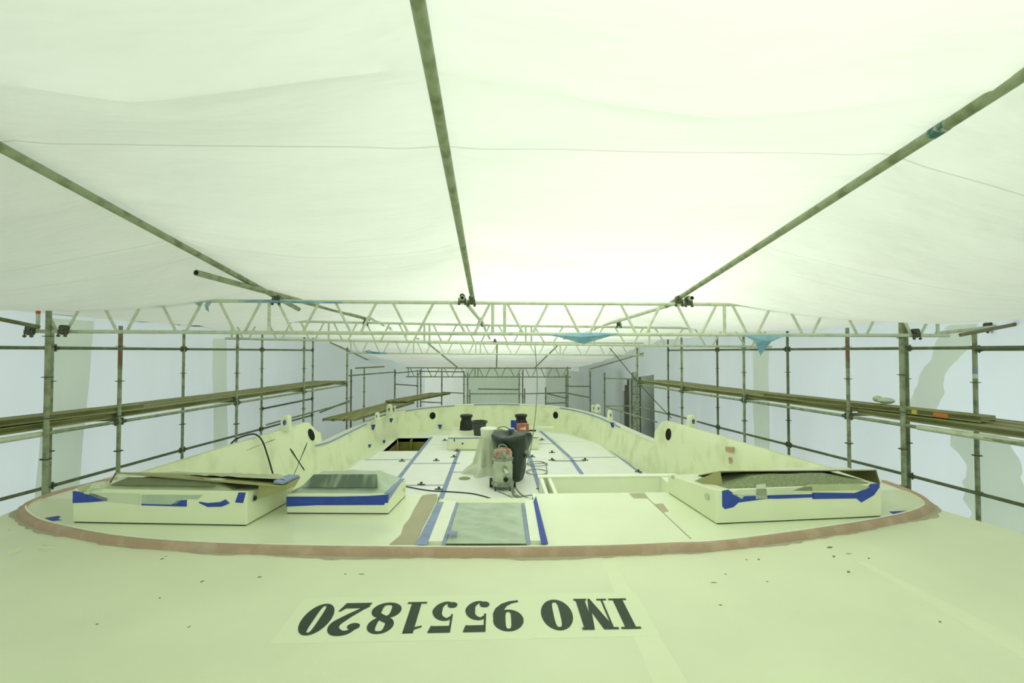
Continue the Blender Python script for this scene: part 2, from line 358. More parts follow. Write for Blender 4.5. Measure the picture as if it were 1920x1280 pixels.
# roof slab with rounded outer edge: top inside + skirt
mb = MB()
path = [(-4.92, FE + .9), *hullL]; path = path[:1] + [tuple(p[:2]) for p in smooth_path([(a, b, 0) for a, b in path[1:]], 6)]
pathR = [(4.85, FE + .9)] + [tuple(p[:2]) for p in smooth_path([(a, b, 0) for a, b in hullR], 6)]
def skirt(pth, sgn):
    prof = [(0, ROOF), (.03 * sgn, ROOF - .02), (.055 * sgn, ROOF - .07), (.07 * sgn, ROOF - .3), (.1 * sgn, ROOF - 1.5), (-.6 * sgn, -3.4)]
    vs = []; k = len(prof)
    for x, y in pth:
        vs += [(x + o, y, z) for o, z in prof]
    mb.add(vs, [(i * k + j, i * k + j + 1, (i + 1) * k + j + 1, (i + 1) * k + j) for i in range(len(pth) - 1) for j in range(k - 1)])
skirt(path, -1); skirt(pathR, 1)
n = 30
def rf(u, v):
    y = lerp(-3.2, 4.0, v)
    xl = interp(sorted([(b, a) for a, b in path]), y); xr = interp(sorted([(b, a) for a, b in pathR]), y)
    return (lerp(xl, xr, u), y, ROOF)
mb.grid(40, 30, rf)
def rf2(u, v):
    y = lerp(4.0, FE, v)
    xl = interp(sorted([(b, a) for a, b in path]), y); xr = interp(sorted([(b, a) for a, b in pathR]), y)
    return (lerp(xl, xr, u), y, ROOF)
mb.grid(40, 8, rf2)
mb.build('coachroof', CREAM, yacht, smooth=True)
# plateau inside the rim: path of the rim's outer foot
rim_px = [(214, 902), (120, 925), (62, 944), (34, 962), (52, 984), (101, 1000), (208, 1021), (356, 1034), (560, 1041), (820, 1044.5), (960, 1044.5), (1150, 1041), (1260, 1036), (1371, 1030), (1582, 1000), (1703, 977), (1746, 959), (1742, 944), (1705, 925), (1662, 909)]
rim = smooth_path([AZ(x, y, ROOF) for x, y in rim_px], 6)
rim2 = [(p.x, p.y) for p in rim]
mb = MB(); mb.sweep([(x, y, ROOF) for x, y in rim2], [(-.012, -.01), (.0, .012), (.006, .04), (.022, .06), (.05, .06), (.075, .02), (.075, -.01)], side=1)
mb.build('rim_filler', FILLER, yacht, smooth=True)
mb = MB(); seg = [Vector((x, y, 0)) for x, y in smooth_path([(x, y, 0) for x, y in rim2[8:108]], 3) and [(p.x, p.y) for p in smooth_path([(x, y, 0) for x, y in rim2[8:108]], 3)]]; vs = []
for i, p in enumerate(seg):
    d = seg[min(i + 1, len(seg) - 1)] - seg[max(i - 1, 0)]; d.normalize(); q = Vector((d.y, -d.x, 0)); wv = max(.004, .035 + .07 * noise.noise(p * 1.3) + .03 * noise.noise(p * 9))
    vs += [(p.x, p.y, ROOF + .003), (p.x + q.x * wv, p.y + q.y * wv, ROOF + .0015)]
mb.add(vs, [(2 * i, 2 * i + 1, 2 * i + 3, 2 * i + 2) for i in range(len(seg) - 1)])
mb.build('filler_smear', PUTTY, yacht)
mb = MB(); mb.sweep([(x, y, ROOF) for x, y in rim2[18:-18]], [(.045, .0605), (.045, .066), (.058, .066), (.058, .0605)], side=1)
mb.build('rim_edge', WHITE2, yacht)
def off_in(pts, d):
    P = [Vector((x, y, 0)) for x, y in pts]; o = []
    for i in range(len(P)):
        t = P[min(i + 1, len(P) - 1)] - P[max(i - 1, 0)]; t.normalize(); o.append((P[i] + Vector((-t.y, t.x, 0)) * d))
    return o
inner = off_in(rim2, .06)
# inner plateau as prism with the companionway slot and the right-hand trough left open
SLX0, SLX1 = -.62, .40     # companionway slot (plastic-covered)
TRX0, TRX1, TRY = .58, 2.05, 5.85
left = [p for p in inner if p.x < 0]; right = [p for p in inner if p.x >= 0]
lp = [(p.x, p.y) for p in inner if p.y < FE]; inner = [p for p in inner if p.y < FE]
i0 = max(i for i, p in enumerate(inner) if p.x < SLX0); i1 = min(i for i, p in enumerate(inner) if p.x > SLX1)
def yat(x):
    for a, b in zip(lp[:], lp[1:]):
        if a[0] <= x <= b[0] and a[1] < 4.1: return lerp(a[1], b[1], (x - a[0]) / max(1e-6, b[0] - a[0]))
    return 3.75
mb = MB()
mb.prism([(lp[0][0], FE)] + lp[:i0 + 1] + [(SLX0, yat(SLX0)), (SLX0, FE)], ROOF - .1, INNER)
mb.prism([(SLX0, 4.86), (SLX0, yat(SLX0))] + lp[i0 + 1:i1] + [(SLX1 + .0, yat(SLX1)), (SLX1, 4.86)], ROOF - .1, INNER - .012)
mb.prism([(SLX1, FE), (SLX1, yat(SLX1))] + lp[i1:] + [(lp[-1][0], FE)], ROOF - .1, INNER)
mb.build('roof_plateau', CREAM_G, yacht)
# forward bulkhead of the roof down to the deck, side decks beyond the front edge and the trough
mb = MB()
mb.box((-4.55, FE - .08, -.4), (SLX0, FE - .001, INNER - .02)); mb.box((SLX1, FE - .08, -.4), (4.5, FE - .001, INNER - .02))
mb.box((SLX0, 4.8, -.4), (SLX1, 4.858, INNER - .03)); mb.box((SLX0 - .05, 4.8, -.4), (SLX0, FE, INNER - .03)); mb.box((SLX1, 4.8, -.4), (SLX1 + .05, FE, INNER - .03))
mb.box((TRX0, TRY, -.0), (TRX1 + .2, TRY + .06, INNER)); mb.box((TRX0 - .04, FE, -.0), (TRX0, TRY + .06, INNER)); mb.box((TRX1 + .0, FE, .0), (TRX1 + .2, TRY, INNER))
mb.box((TRX0 + .06, FE, 0), (TRX0 + .1, TRY, INNER))
mb.prism([(-4.9, FE), (-3.75, FE), (-3.75, 6.3), (-4.85, 6.3)], ROOF - .1, ROOF + .035); mb.prism([(3.75, FE), (4.72, FE), (4.78, 6.3), (3.75, 6.3)], ROOF - .1, ROOF + .035)
mb.build('roof_bulkhead', WHITE2, yacht)
mb = MB(); mb.box((TRX0, FE, .75), (TRX1, TRY, .8)); mb.build('trough_floor', CREAM_G, yacht)
mb = MB(); mb.box((TRX0 - .06, TRY - .02, INNER), (TRX1 + .22, TRY + .08, INNER + .02)); mb.build('trough_rail', WHITE2, yacht, bevel=.006)
# putty strip, white strips and tapes around the slot
def flat(name, px, z, m, par, th=.004, **k):
    q = [AZ(x, y, z) for x, y in px]; b = MB(); b.prism([(p.x, p.y) for p in q], z - .0005, z + th); return b.build(name, m, par, **k)
flat('putty_patch', [(730, 1021), (752, 1002), (757, 985), (768, 972), (776, 955), (784, 942), (790, 930), (800, 927), (819, 926), (821, 934), (808, 960), (792, 990), (779, 1021)], INNER, PUTTY, yacht, .003)
flat('putty_patch', [(1180, 925), (1208, 924), (1216, 934), (1188, 934)], INNER, PUTTY, yacht, .003)
flat('putty_patch', [(1228, 945), (1243, 944), (1254, 958), (1242, 961)], INNER, PUTTY, yacht, .003)
flat('panel_seam', [(1203, 924), (1205, 924), (1297, 1010), (1294, 1010)], INNER, PUTTY, yacht, .002)
flat('seam_strip', [(829, 942), (856, 944), (830, 1021), (801, 1021)], INNER - .012, WHITE2, yacht, .03)
flat('seam_strip', [(983, 942), (1004, 942), (1019, 1020), (994, 1020)], INNER - .012, WHITE2, yacht, .03)
def tape(px, z, label, m=BLUE, th=.0025, group='blue tape on the coachroof'):
    q = [AZ(x, y, z) for x, y in px]; b = MB(); b.prism([(p.x, p.y) for p in q], z, z + th); o = b.build('masking_tape', m); return tag(o, label, 'tape', group)
tape([(820, 942), (832, 941), (800, 1021.5), (779, 1021.5)], INNER + .019, 'wide faded blue tape strip between tan putty patch and white strip', BLUE_F)
tape([(1000, 940), (1005, 930), (1028, 1020), (1015, 1020)], INNER + .019, 'deep blue tape strip along the right side of the companionway cover')
tape([(855, 942), (859, 942), (835, 1021), (829, 1021)], INNER + .019, 'narrow blue tape at left edge of the crumpled companionway film', BLUE_F)
tape([(978, 943), (983, 943), (994, 1021), (988, 1021)], INNER + .019, 'narrow blue tape at right edge of the crumpled companionway film', BLUE_F)
# companionway cover: crumpled film
mb = MB()
c4 = [AZ(831, 1021, INNER), AZ(988, 1021, INNER), AZ(979, 944, INNER), AZ(857, 944, INNER)]
def filmf(u, v):
    p = lerp(lerp(c4[0], c4[1], u), lerp(c4[3], c4[2], u), v); e = min(1, 8 * min(u, 1 - u, v, 1 - v))
    w_ = noise.noise(Vector((u * 2 + v, v * 9 + u * 2, 1))) + .7 * abs(noise.noise(Vector((u * 3, v * 16 + u * 3, 7))))
    return (p.x, p.y, INNER + .010 + .05 * e * w_ * .6 + .012 * e)
mb.grid(40, 60, filmf)
cov = tag(mb.build('plastic_cover', FILM, smooth=True), 'crumpled greenish plastic film taped over the sliding companionway hatch', 'plastic sheet')
mb = MB(); q = [AZ(*p, INNER + .03) for p in ((846, 999), (858, 1001), (855, 1006), (842, 1006), (838, 1002))]; mb.prism([(p.x, p.y) for p in q], INNER + .045, INNER + .049)
mb.build('tape_scrap', BLUE_F, cov)
# ---- painted number (reads from the bow: letter feet are away from the camera)
glyph = MB()
def stroke(pts, wd): 
    P = [Vector((x, y, 0)) for x, y in pts]; vs = []; m = len(P)
    for i, p in enumerate(P):
        d = (P[min(i + 1, m - 1)] - P[max(i - 1, 0)]).normalized(); nn = Vector((-d.y, d.x, 0)); ww = wd[i] if isinstance(wd, (list, tuple)) else wd
        vs += [p + nn * ww / 2, p - nn * ww / 2]
    return vs, [(2 * i, 2 * i + 1, 2 * i + 3, 2 * i + 2) for i in range(m - 1)]
def ringg(cx, cy, rx, ry, ix, iy, n=36, p=2.0):
    vs = []
    for k in range(n):
        a = 2 * PI * k / n; c, s_ = math.cos(a), math.sin(a)
        vs.append(Vector((cx + rx * c, cy + ry * s_, 0)))
        sc = lambda t: math.copysign(abs(t) ** .6, t)
        vs.append(Vector((cx + ix * sc(c), cy + iy * sc(s_), 0)))
    return vs, [(2 * k, 2 * ((k + 1) % n), 2 * ((k + 1) % n) + 1, 2 * k + 1) for k in range(n)]
def rect(x0, y0, x1, y1): return [Vector((x0, y0, 0)), Vector((x1, y0, 0)), Vector((x1, y1, 0)), Vector((x0, y1, 0))], [(0, 1, 2, 3)]
def disc(cx, cy, r): 
    n = 18; return [Vector((cx + r * math.cos(2 * PI * k / n), cy + r * math.sin(2 * PI * k / n), 0)) for k in range(n)], [tuple(range(n))]
def polyg(*p): return [Vector((x, y, 0)) for x, y in p], [tuple(range(len(p)))]
def arc(cx, cy, rx, ry, a0, a1, n=16): return [(cx + rx * math.cos(math.radians(lerp(a0, a1, k / n))), cy + ry * math.sin(math.radians(lerp(a0, a1, k / n)))) for k in range(n + 1)]
def thick(n, a, b, c): return [lerp(a, b, min(1, 2 * k / n)) if k <= n / 2 else lerp(b, c, (2 * k / n - 1)) for k in range(n + 1)]
G = {
 'I': (.36, [rect(.08, .0, .28, 1), rect(0, 0, .36, .06), rect(0, .94, .36, 1)]),
 'M': (.66, [rect(0, 0, .2, .06), rect(.08, 0, .12, 1), rect(.0, .94, .2, 1), polyg((.06, 1), (.27, 1), (.42, .30), (.33, .0)), polyg((.33, 0), (.37, .0), (.52, 1), (.44, 1)), rect(.44, 0, .62, 1), rect(.40, 0, .66, .06), rect(.5, .94, .66, 1)]),
 'O': (.58, [ringg(.29, .5, .29, .5, .06, .40)]),
 '0': (.52, [ringg(.26, .5, .26, .5, .045, .42)]),
 '9': (.54, [ringg(.27, .66, .27, .34, .05, .26), (lambda s: s)(stroke([(.46, .6), (.455, .45), (.42, .30), (.34, .16), (.22, .07), (.07, .03)], [.16, .18, .17, .13, .09, .06]))]),
 '5': (.5, [rect(.1, .8, .46, 1), rect(.08, .44, .12, 1), stroke([(.1, .5)] + arc(.2, .32, .2, .28, 100, -100, 18), [.03] + thick(18, .08, .2, .05)), disc(.12, .13, .1), polyg((.43, .8), (.46, .8), (.5, 1.0), (.43, 1.0))]),
 '1': (.34, [rect(.1, 0, .28, 1), rect(0, 0, .36, .06), polyg((.1, .82), (.28, 1), (.1, .9), (-.02, .82), (-.02, .78))]),
 '8': (.52, [ringg(.26, .74, .22, .26, .07, .18), ringg(.26, .27, .26, .27, .08, .18), stroke([(.12, .68), (.26, .53), (.4, .38)], [.1, .16, .1])]),
 '2': (.5, [stroke(arc(.26, .74, .17, .215, 165, -40, 18) + [(.28, .42), (.12, .2), (.03, .1)], thick(18, .05, .19, .16) + [.12, .08, .06]), disc(.12, .76, .1), polyg((0, 0), (.44, 0), (.5, .28), (.46, .28), (.40, .18), (.05, .18))]),
}
CAPH = .336; YB = 3.065
for ch, xr, wm in [('I', .842, .115), ('M', .712, .212), ('O', .468, .192), ('9', .166, .182), ('5', -.034, .155), ('5', -.236, .155), ('1', -.438, .115), ('8', -.585, .18), ('2', -.785, .185), ('0', -.985, .175)]:
    wd, prim = G[ch]; sx = wm / (wd)
    for _i, (vs, fs) in enumerate(prim): glyph.add([(xr - v.x * sx, YB - v.y * CAPH, ROOF + .003 + .0004 * _i) for v in vs], fs)
glyph.build('number_lettering', DARK, yacht)
mb = MB(); mb.box((-1.24, 2.66, ROOF), (.93, 3.14, ROOF + .0015)); mb.build('number_backing', WHITE2 if False else mat('pale_cream_backing', (.81, .87, .61), .5, var=.01), yacht)
# faint lighter bands and grinding marks on the roof
PALE = mat('pale_repair_band', (.83, .88, .62), .5, var=.02)
for px in ([(1128, 1053), (1150, 1053), (1290, 1280), (1225, 1280)], [(1600, 1050), (1625, 1055), (1925, 1205), (1920, 1235)]):
    flat('repair_band', px, ROOF, PALE, yacht, .001)
SCR = mat('scratch_mark', (.20, .20, .13), .8)
marks = [(300, 1048, 8), (309, 1043, 4), (482, 1082, 9), (375, 1091, 8), (297, 1121, 5), (179, 1170, 6), (352, 1176, 5), (1397, 1049, 5), (1420, 1049, 5), (1561, 1044, 5), (1585, 1038, 12), (1588, 1073, 6), (1332, 1092, 13), (1358, 1076, 5), (1436, 1090, 5), (1760, 1166, 5), (1627, 1047, 4), (1347, 1134, 8), (672, 1076, 12), (645, 1076, 5), (1550, 1027, 12)]
marks = marks[:21]
mb = MB()
for x, y, l in marks:
    a = AZ(x, y, ROOF); b = AZ(x + l, y - random.choice((0, 1, 2)), ROOF); d = .006
    mb.prism([(a.x, a.y), ((a.x + b.x) / 2, a.y - d), (b.x, b.y), ((a.x + b.x) / 2, b.y + d)], ROOF, ROOF + .002)
mb.build('scratches', SCR, yacht)['kind'] = 'stuff'
STN = mat('brown_scuff', (.66, .70, .44), .7, col2=(.80, .86, .57), lo=.4, hi=.55, scale=18)
for x, y, w_ in ((25, 1033, 28), (85, 1027, 30), (20, 988, 10)):
    flat('scuff_patch', [(x - w_ * .5, y + 6), (x + w_ * .3, y + 7), (x + w_ * .5, y - 5), (x - w_ * .2, y - 7)], ROOF, STN, yacht, .001)
# ---- well deck with the open locker hatch
HX0, HX1, HY0, HY1 = -3.2, -2.17, 13.5, 15.5
mb = MB()
mb.box((-4.4, FE, -.12), (HX0, 18, 0)); mb.box((HX1, FE, -.12), (4.2, 18, 0)); mb.box((HX0, FE, -.12), (HX1, HY0, 0)); mb.box((HX0, HY1, -.12), (HX1, 18, 0))
mb.build('well_deck', mat('grey_white_deck', (.80, .85, .70), .5, var=.03), yacht)
mb = MB(); mb.box((HX0, HY0, -1.0), (HX1, HY1, -.95)); mb.box((HX0 - .04, HY0, -1), (HX0, HY1, -.001)); mb.box((HX1, HY0, -1), (HX1 + .04, HY1, -.001)); mb.box((HX0, HY1, -1), (HX1, HY1 + .04, -.001)); mb.box((HX0, HY0 - .04, -1), (HX1, HY0, -.001))
mb.box((HX0 + .45, HY1 - .3, -1), (HX0 + .49, HY1, -.02))
mb.build('locker_well', OLIVE, yacht)
# ---- wing bulwarks
FL = {-1: .34, 1: .12}
def wing(sgn, pts, zt, zb, holepx, lab):
    """pts: (x,y) of the inner top edge from aft to forward; rounded upper forward corner"""
    a, b = Vector(pts[0]), Vector(pts[-1]); mb = MB(); th = .14; R = .42
    L_ = (b - a).length; nn = 90; vs = []; fs = []
    d = (b - a) / L_; out = Vector((d.y, -d.x)) * (1 if sgn > 0 else -1)
    for i in range(nn + 1):
        s_ = L_ * (1 - (1 - i / nn) ** 3) if i else 0
        p = None
        t = s_ / L_; q = a + d * s_
        bul = .10 * math.sin(PI * t) * 0
        q = q + out * bul
        z = lerp(zt[0], zt[1], t)
        if s_ > L_ - R: z -= R - math.sqrt(max(0, R * R - (s_ - (L_ - R)) ** 2))
        q2 = q + out * th; flare = -out * (lerp(.05, FL[sgn], t))
        prof = [(q + flare, zb), (q + flare * .35, lerp(ROOF, .8, .5)), (q, z - .03), (q + out * .03, z), (q2 - out * .03, z), (q2, z - .03), (q2, -3.3)]
        vs += [(p_.x, p_.y, min(z_, z)) for p_, z_ in prof]
    k = 7
    fs = [(i * k + j, i * k + (j + 1) % k, (i + 1) * k + (j + 1) % k, (i + 1) * k + j) for i in range(nn) for j in range(k)]
    fs += [tuple(range(k)), tuple(range(nn * k, nn * k + k))]
    mb.add(vs, fs); return mb.build('wing_bulwark', STAIN, yacht, smooth=True)
wing(-1, [(-4.66, 5.2), (-4.08, 10.85)], (ROOF + .03, 1.27), -.1, None, '')
wing(1, [(4.62, 5.2), (3.70, 10.8)], (ROOF + .03, 1.27), -.1, None, '')
def wing_face(sgn, y, z):     # x of the inboard face of a wing at a height
    t = (y - 5.2) / (5.65 if sgn < 0 else 5.6); top = lerp(-4.66, -4.08, t) if sgn < 0 else lerp(4.62, 3.70, t)
    fl = lerp(.05, FL[sgn], t)
    prof = [(-.1, 1.0), (1.0, .35), (1.24, 0.), (1.3, 0.)]
    return top - sgn * fl * interp(prof, z)
# ---- forward bulwark
cap = [(-4.2, 10.2), (-3.84, 10.75), (-3.76, 11.5), (-3.7, 12.6), (-3.6, 13.9), (-3.38, 15.3), (-2.95, 16.4), (-2.2, 17.05), (-1.1, 17.5), (0, 17.65), (1.0, 17.5), (1.9, 17.0), (2.6, 16.2), (3.1, 15.0), (3.32, 13.6), (3.44, 12.2), (3.62, 10.85), (3.95, 10.2)]
capz = [.76, .77, .78, .79, .8, .81, .82, .84, .86, .87, .86, .85, .83, .8, .78, .77, .76, .75]
capp = smooth_path([(x, y, z) for (x, y), z in zip(cap, capz)], 8)
mb = MB(); vs = []; k = 5
for i, p in enumerate(capp):
    d = capp[min(i + 1, len(capp) - 1)] - capp[max(i - 1, 0)]; d.z = 0; d.normalize(); o = Vector((-d.y, d.x, 0))   # outward (left of travel)
    for off, z in ((-.14, -.1), (-.03, p.z - .25), (0, p.z - .02), (.12, p.z - .02), (.0, -3.3)):
        q = p + o * off; vs.append((q.x, q.y, z))
mb.add(vs, [(i * k + j, i * k + (j + 1) % k, (i + 1) * k + (j + 1) % k, (i + 1) * k + j) for i in range(len(capp) - 1) for j in range(k)])
mb.build('bow_bulwark', STAIN, yacht, smooth=True)
def capsweep(name, o0, o1, z0, z1, m, i0=0, i1=None):
    mb = MB(); vs = []; P = capp[i0:i1]
    for i, p in enumerate(P):
        d = P[min(i + 1, len(P) - 1)] - P[max(i - 1, 0)]; d.z = 0; d.normalize(); o = Vector((-d.y, d.x, 0))
        for off, z in ((o0, z0), (o1, z0), (o1, z1), (o0, z1)): q = p + o * off; vs.append((q.x, q.y, p.z + z))
    mb.add(vs, [(i * 4 + j, i * 4 + (j + 1) % 4, (i + 1) * 4 + (j + 1) % 4, (i + 1) * 4 + j) for i in range(len(P) - 1) for j in range(4)] + [(0, 1, 2, 3), tuple(range(len(P) * 4 - 4, len(P) * 4))])
    return mb.build(name, m, yacht)
capsweep('cap_rail', -.02, .14, -.02, .012, WHITE2)
for a, b in ((0, 30), (46, 62), (66, 80), (92, 118)): capsweep('rail_tape', -.028, -.019, -.03, .005, BLUE_F, a, b)
# transom piece: bow deck beyond side walls covered by hull sides already
# fairlead holes
def fairlead(px, py, Y, r, nrm, squash=1):
    c = AY(px, py, Y); n_ = Vector(nrm).normalized()
    mb = MB(); u = Vector((0, 0, 1)); u = (u - n_ * u.dot(n_)).normalized(); q = n_.cross(u); N_ = 28
    R1 = [c + (u * math.cos(2 * PI * k / N_) * 1.08 + q * math.sin(2 * PI * k / N_)) * r for k in range(N_)]
    R0 = [c + (u * math.cos(2 * PI * k / N_) * 1.08 + q * math.sin(2 * PI * k / N_)) * (r + .008) for k in range(N_)]
    f = [(k, (k + 1) % N_, N_ + (k + 1) % N_, N_ + k) for k in range(N_)]
    mb.add([p + n_ * .012 for p in R1] + [p - n_ * .03 for p in R0], f); o = mb.build('fairlead_collar', STAIN, yacht, smooth=True)
    mb = MB(); mb.slab([p + n_ * .010 for p in R1], -n_ * .03); h = mb.build('fairlead_hole_shade', VOID, o)  # black disc on the face, paints the shade inside the hole
def on_inner(px, py, sgn):
    for k in range(1100):
        Y = 5.3 + k / 200; p = AY(px, py, Y)
        if (p.x <= wing_face(-1, Y, p.z) if sgn < 0 else p.x >= wing_face(1, Y, p.z)): return Y
    return 10
def on_bow(px, py):           # where a view ray meets the bow bulwark, with the inward normal
    base = [(capp[i], capp[i + 1]) for i in range(len(capp) - 1)]
    best = None
    for k in range(1700):
        Y = 10.9 + k / 250; p = AY(px, py, Y)
        for a_, b_ in base:
            d = b_ - a_; t = ((p.x - a_.x) * d.x + (p.y - a_.y) * d.y) / (d.x ** 2 + d.y ** 2)
            if -.2 <= t <= 1.2:
                dd_ = Vector((d.x, d.y)).normalized(); nl = Vector((dd_.y, -dd_.x)); off = (p.xy - a_.xy).dot(nl)
                need = interp([(-.1, .14), (a_.z - .25, .03), (a_.z, .0)], p.z)
                if abs(off) < .6 and off <= need + .02 and (a_.x < 0) == (p.x < .1): return Y, Vector((nl.x, nl.y, .08))
    return 17, Vector((0, -1, 0))
for sg_, px_, py_ in ((-1, 583, 815), (1, 1254, 814)):
    y_ = on_inner(px_, py_, sg_); p_ = AY(px_, py_, y_); e_ = .02
    gy = (wing_face(sg_, y_ + e_, p_.z) - wing_face(sg_, y_ - e_, p_.z)) / (2 * e_); gz = (wing_face(sg_, y_, p_.z + e_) - wing_face(sg_, y_, p_.z - e_)) / (2 * e_)
    fairlead(px_, py_, y_ - .01, .125 if sg_ < 0 else .12, (-sg_, sg_ * gy, sg_ * gz))
for px_, py_ in ((811, 779), (1042, 778)):
    y_, n_ = on_bow(px_, py_); fairlead(px_, py_, y_ - .02, .115, n_)
# dark crossed marks on the left wing
def wing_stroke(a, b, wa, wb, m=DARK, name='crossed_mark', sgn=-1):
    ya, yb = on_inner(*a, sgn), on_inner(*b, sgn); P, Q = AY(*a, ya - .015), AY(*b, yb - .015)
    mb = MB(); K = [AY(lerp(a[0], b[0], t), lerp(a[1], b[1], t), on_inner(lerp(a[0], b[0], t), lerp(a[1], b[1], t), sgn) - .01) for t in (0, .15, .3, .45, .6, .75, .9, 1)]; mb.path(K, [wa * .6, wa, wa * .8, (wa + wb) * .35, (wa + wb) * .3, wb * .8, wb, wb * .5], 6); mb.build(name, m, yacht)
wing_stroke((544, 841), (571, 882), .02, .015); wing_stroke((576, 830), (551, 890), .012, .007)
wing_stroke((462, 844), (516, 823), .003, .006, SCR, 'surface_crack')
mbx = []
for px in ([(1361, 837), (1376, 838), (1375, 848), (1362, 846)], [(1367, 857), (1371, 857), (1372, 868), (1368, 869)]):
    q = []
    for p in px: y_ = on_inner(*p, 1); q.append(AY(*p, y_ - .05))
    mb = MB(); mb.slab(q, (-.012, 0, 0)); mb.build('filler_patch', FILLER, yacht)
# small tape scraps on the bow bulwark, each stuck on the face
for px, py, s_ in ((699, 801, 5), (733, 788, 4), (720, 828, 3), (693, 836, 3), (825, 800, 4), (1149, 797, 5)):
    bY, nn_ = on_bow(px, py); bY -= .03
    q = [AY(px - s_, py - s_, bY), AY(px + s_, py - s_, bY), AY(px + s_ * .3, py + s_, bY), AY(px - s_ * .4, py + s_ * .8, bY)]
    mb = MB(); mb.slab(q, (0, .02, 0)); mb.build('tape_scrap', BLUE, yacht)
# upright fairlead horns on the rails (cream, each with an oval eye)
def horn(px, top, bot, wpx, Y, eye, label):
    c = AY(px, bot, Y); t = AY(px, top, Y); wd = wpx * Y / F_PX; h = t.z - c.z
    o = empty('mooring_chock', c, label, 'mooring chock', 'mooring chocks on the rails')
    prof = [(-wd * .62, -.02), (wd * .62, -.02), (wd * .5, h * .35), (wd * .46, h * .8), (wd * .3, h * .96), (0, h), (-wd * .3, h * .96), (-wd * .46, h * .8), (-wd * .5, h * .35)]
    mb = MB(); mb.slab([(c.x + a, c.y, c.z + z) for a, z in prof], (0, .16, 0)); mb.build('body', CREAM_G, o, bevel=.015)
    mb = MB(); n = 16; cz = h * .5
    mb.slab([(c.x + wd * .02 + wd * .2 * math.cos(2 * PI * k / n), c.y - .004, c.z + cz + h * .2 * math.sin(2 * PI * k / n)) for k in range(n)], (0, .02, 0)); mb.build('eye', eye, o)
BLUE_D = mat('blue_eye', (.05, .07, .35), .5, col2=(.5, .55, .5), lo=.5, hi=.8, scale=20)
horn(533, 778, 806, 15, 9.5, BLUE_D, 'cream mooring chock with blue eye on the left wing rail')
horn(1300, 778, 802, 15, 9.6, BLUE_D, 'cream mooring chock with blue eye on the right wing rail')
horn(729, 758, 777, 10, 14.9, GREY, 'taller cream mooring chock of the left pair by the bow')
horn(738, 761, 775, 6, 15.6, GREY, 'small cream mooring chock behind the left bow chock')
horn(706, 773, 787, 7, 13.8, GREY, 'cream mooring chock alone on the left bow rail')
horn(1122, 758, 773, 9, 15.2, GREY, 'taller cream mooring chock of the right pair by the bow')
horn(1113, 759, 771, 6, 15.8, GREY, 'small cream mooring chock beside the right bow chock')
horn(1145, 769, 787, 8, 13.4, GREY, 'cream mooring chock alone on the right bow rail')
# ================================================================ DECK SHEETS AND TAPES
cols = [('far left column', [(-3.55, 8.0, -2.2, 10.1), (-3.5, 10.13, -2.2, 12.37), (-3.3, 12.43, -2.2, 13.42)]),
        ('second column from the left', [(-2.1, 8, -1.1, 9.97), (-2.1, 10.03, -1.1, 11.93), (-2.1, 11.98, -1.1, 14.32), (-2.1, 14.38, -1.42, 16.0)]),
        ('middle column', [(-1.0, 5.6, .85, 8.6), (-1.0, 8.63, .85, 11.04), (-1.0, 11.1, .85, 13.42)]),
        ('fourth column from the left', [(.95, 7.2, 1.92, 10.0), (.95, 10.03, 1.92, 12.3), (.95, 12.35, 1.8, 14.35)]),
        ('far right column', [(2.02, 7.5, 3.3, 10.2), (2.02, 10.23, 3.3, 12.46), (1.95, 12.52, 3.15, 14.7)])]
for cn, ps in cols:
    for i, (x0, y0, x1, y1) in enumerate(ps):
        mb = MB(); mb.box((x0, y0, .0), (x1, y1, .006)); o = mb.build('deck_sheet', WHITE, loc=(x0, y0, 0))
        tag(o, f'white protective deck sheet, {ORD[i]} one forward in the {cn}', 'protective sheet', 'white protective sheets on the deck')
mb = MB(); mb.prism([(1.3, 14.42), (1.84, 14.42), (1.5, 16.4), (1.3, 16.4)], 0, .006); tag(mb.build('deck_sheet', WHITE), 'narrow white deck sheet right of the windlass locker', 'protective sheet', 'white protective sheets on the deck')
mb = MB(); mb.prism([(1.9, 14.75), (2.95, 14.75), (2.4, 16.0), (1.66, 16.5)], 0, .006); tag(mb.build('deck_sheet', WHITE), 'tapering white deck sheet deepest in the right bow', 'protective sheet', 'white protective sheets on the deck')
def dtape(a, b, wd, label):
    a, b = Vector((*a, 0)), Vector((*b, 0)); d = (b - a).normalized(); n_ = Vector((-d.y, d.x, 0)) * wd / 2
    mb = MB(); mb.prism([(a + n_).xy, (a - n_).xy, (b - n_).xy, (b + n_).xy], .0065, .009)
    tag(mb.build('masking_tape', BLUE_F), label, 'tape', 'blue tape along the deck sheet joints')
dtape((-2.15, 12.0), (-2.12, 15.6), .1, 'blue tape beside the open locker running forward')
dtape((-2.15, 9.2), (-2.15, 11.93), .1, 'blue tape joint behind the middle skylight, left of centre')
dtape((-1.05, 8.3), (-1.05, 12.0), .1, 'long blue tape joint left of the vacuum cleaner')
dtape((-1.05, 12.05), (-1.04, 13.45), .09, 'short blue tape joint left of centre ending at the windlass locker')
dtape((.9, 8.4), (.9, 13.45), .1, 'blue tape joint running past the coiled cable')
dtape((1.97, 9.0), (1.97, 12.5), .1, 'blue tape joint in the right part of the deck')
dtape((1.97, 12.56), (1.57, 16.7), .1, 'blue tape joint angling towards the right bow')
dtape((-3.4, 12.4), (-2.21, 12.4), .05, 'thin cross tape in front of the open locker')
dtape((-2.1, 11.95), (-.9, 11.95), .06, 'cross tape between the two left tape joints, farther one')
dtape((-2.1, 10.0), (-1.1, 10.0), .06, 'cross tape between the two left tape joints, nearer one')
dtape((-1.0, 11.07), (-.65, 11.07), .05, 'short cross tape left of the plastic draped drum')
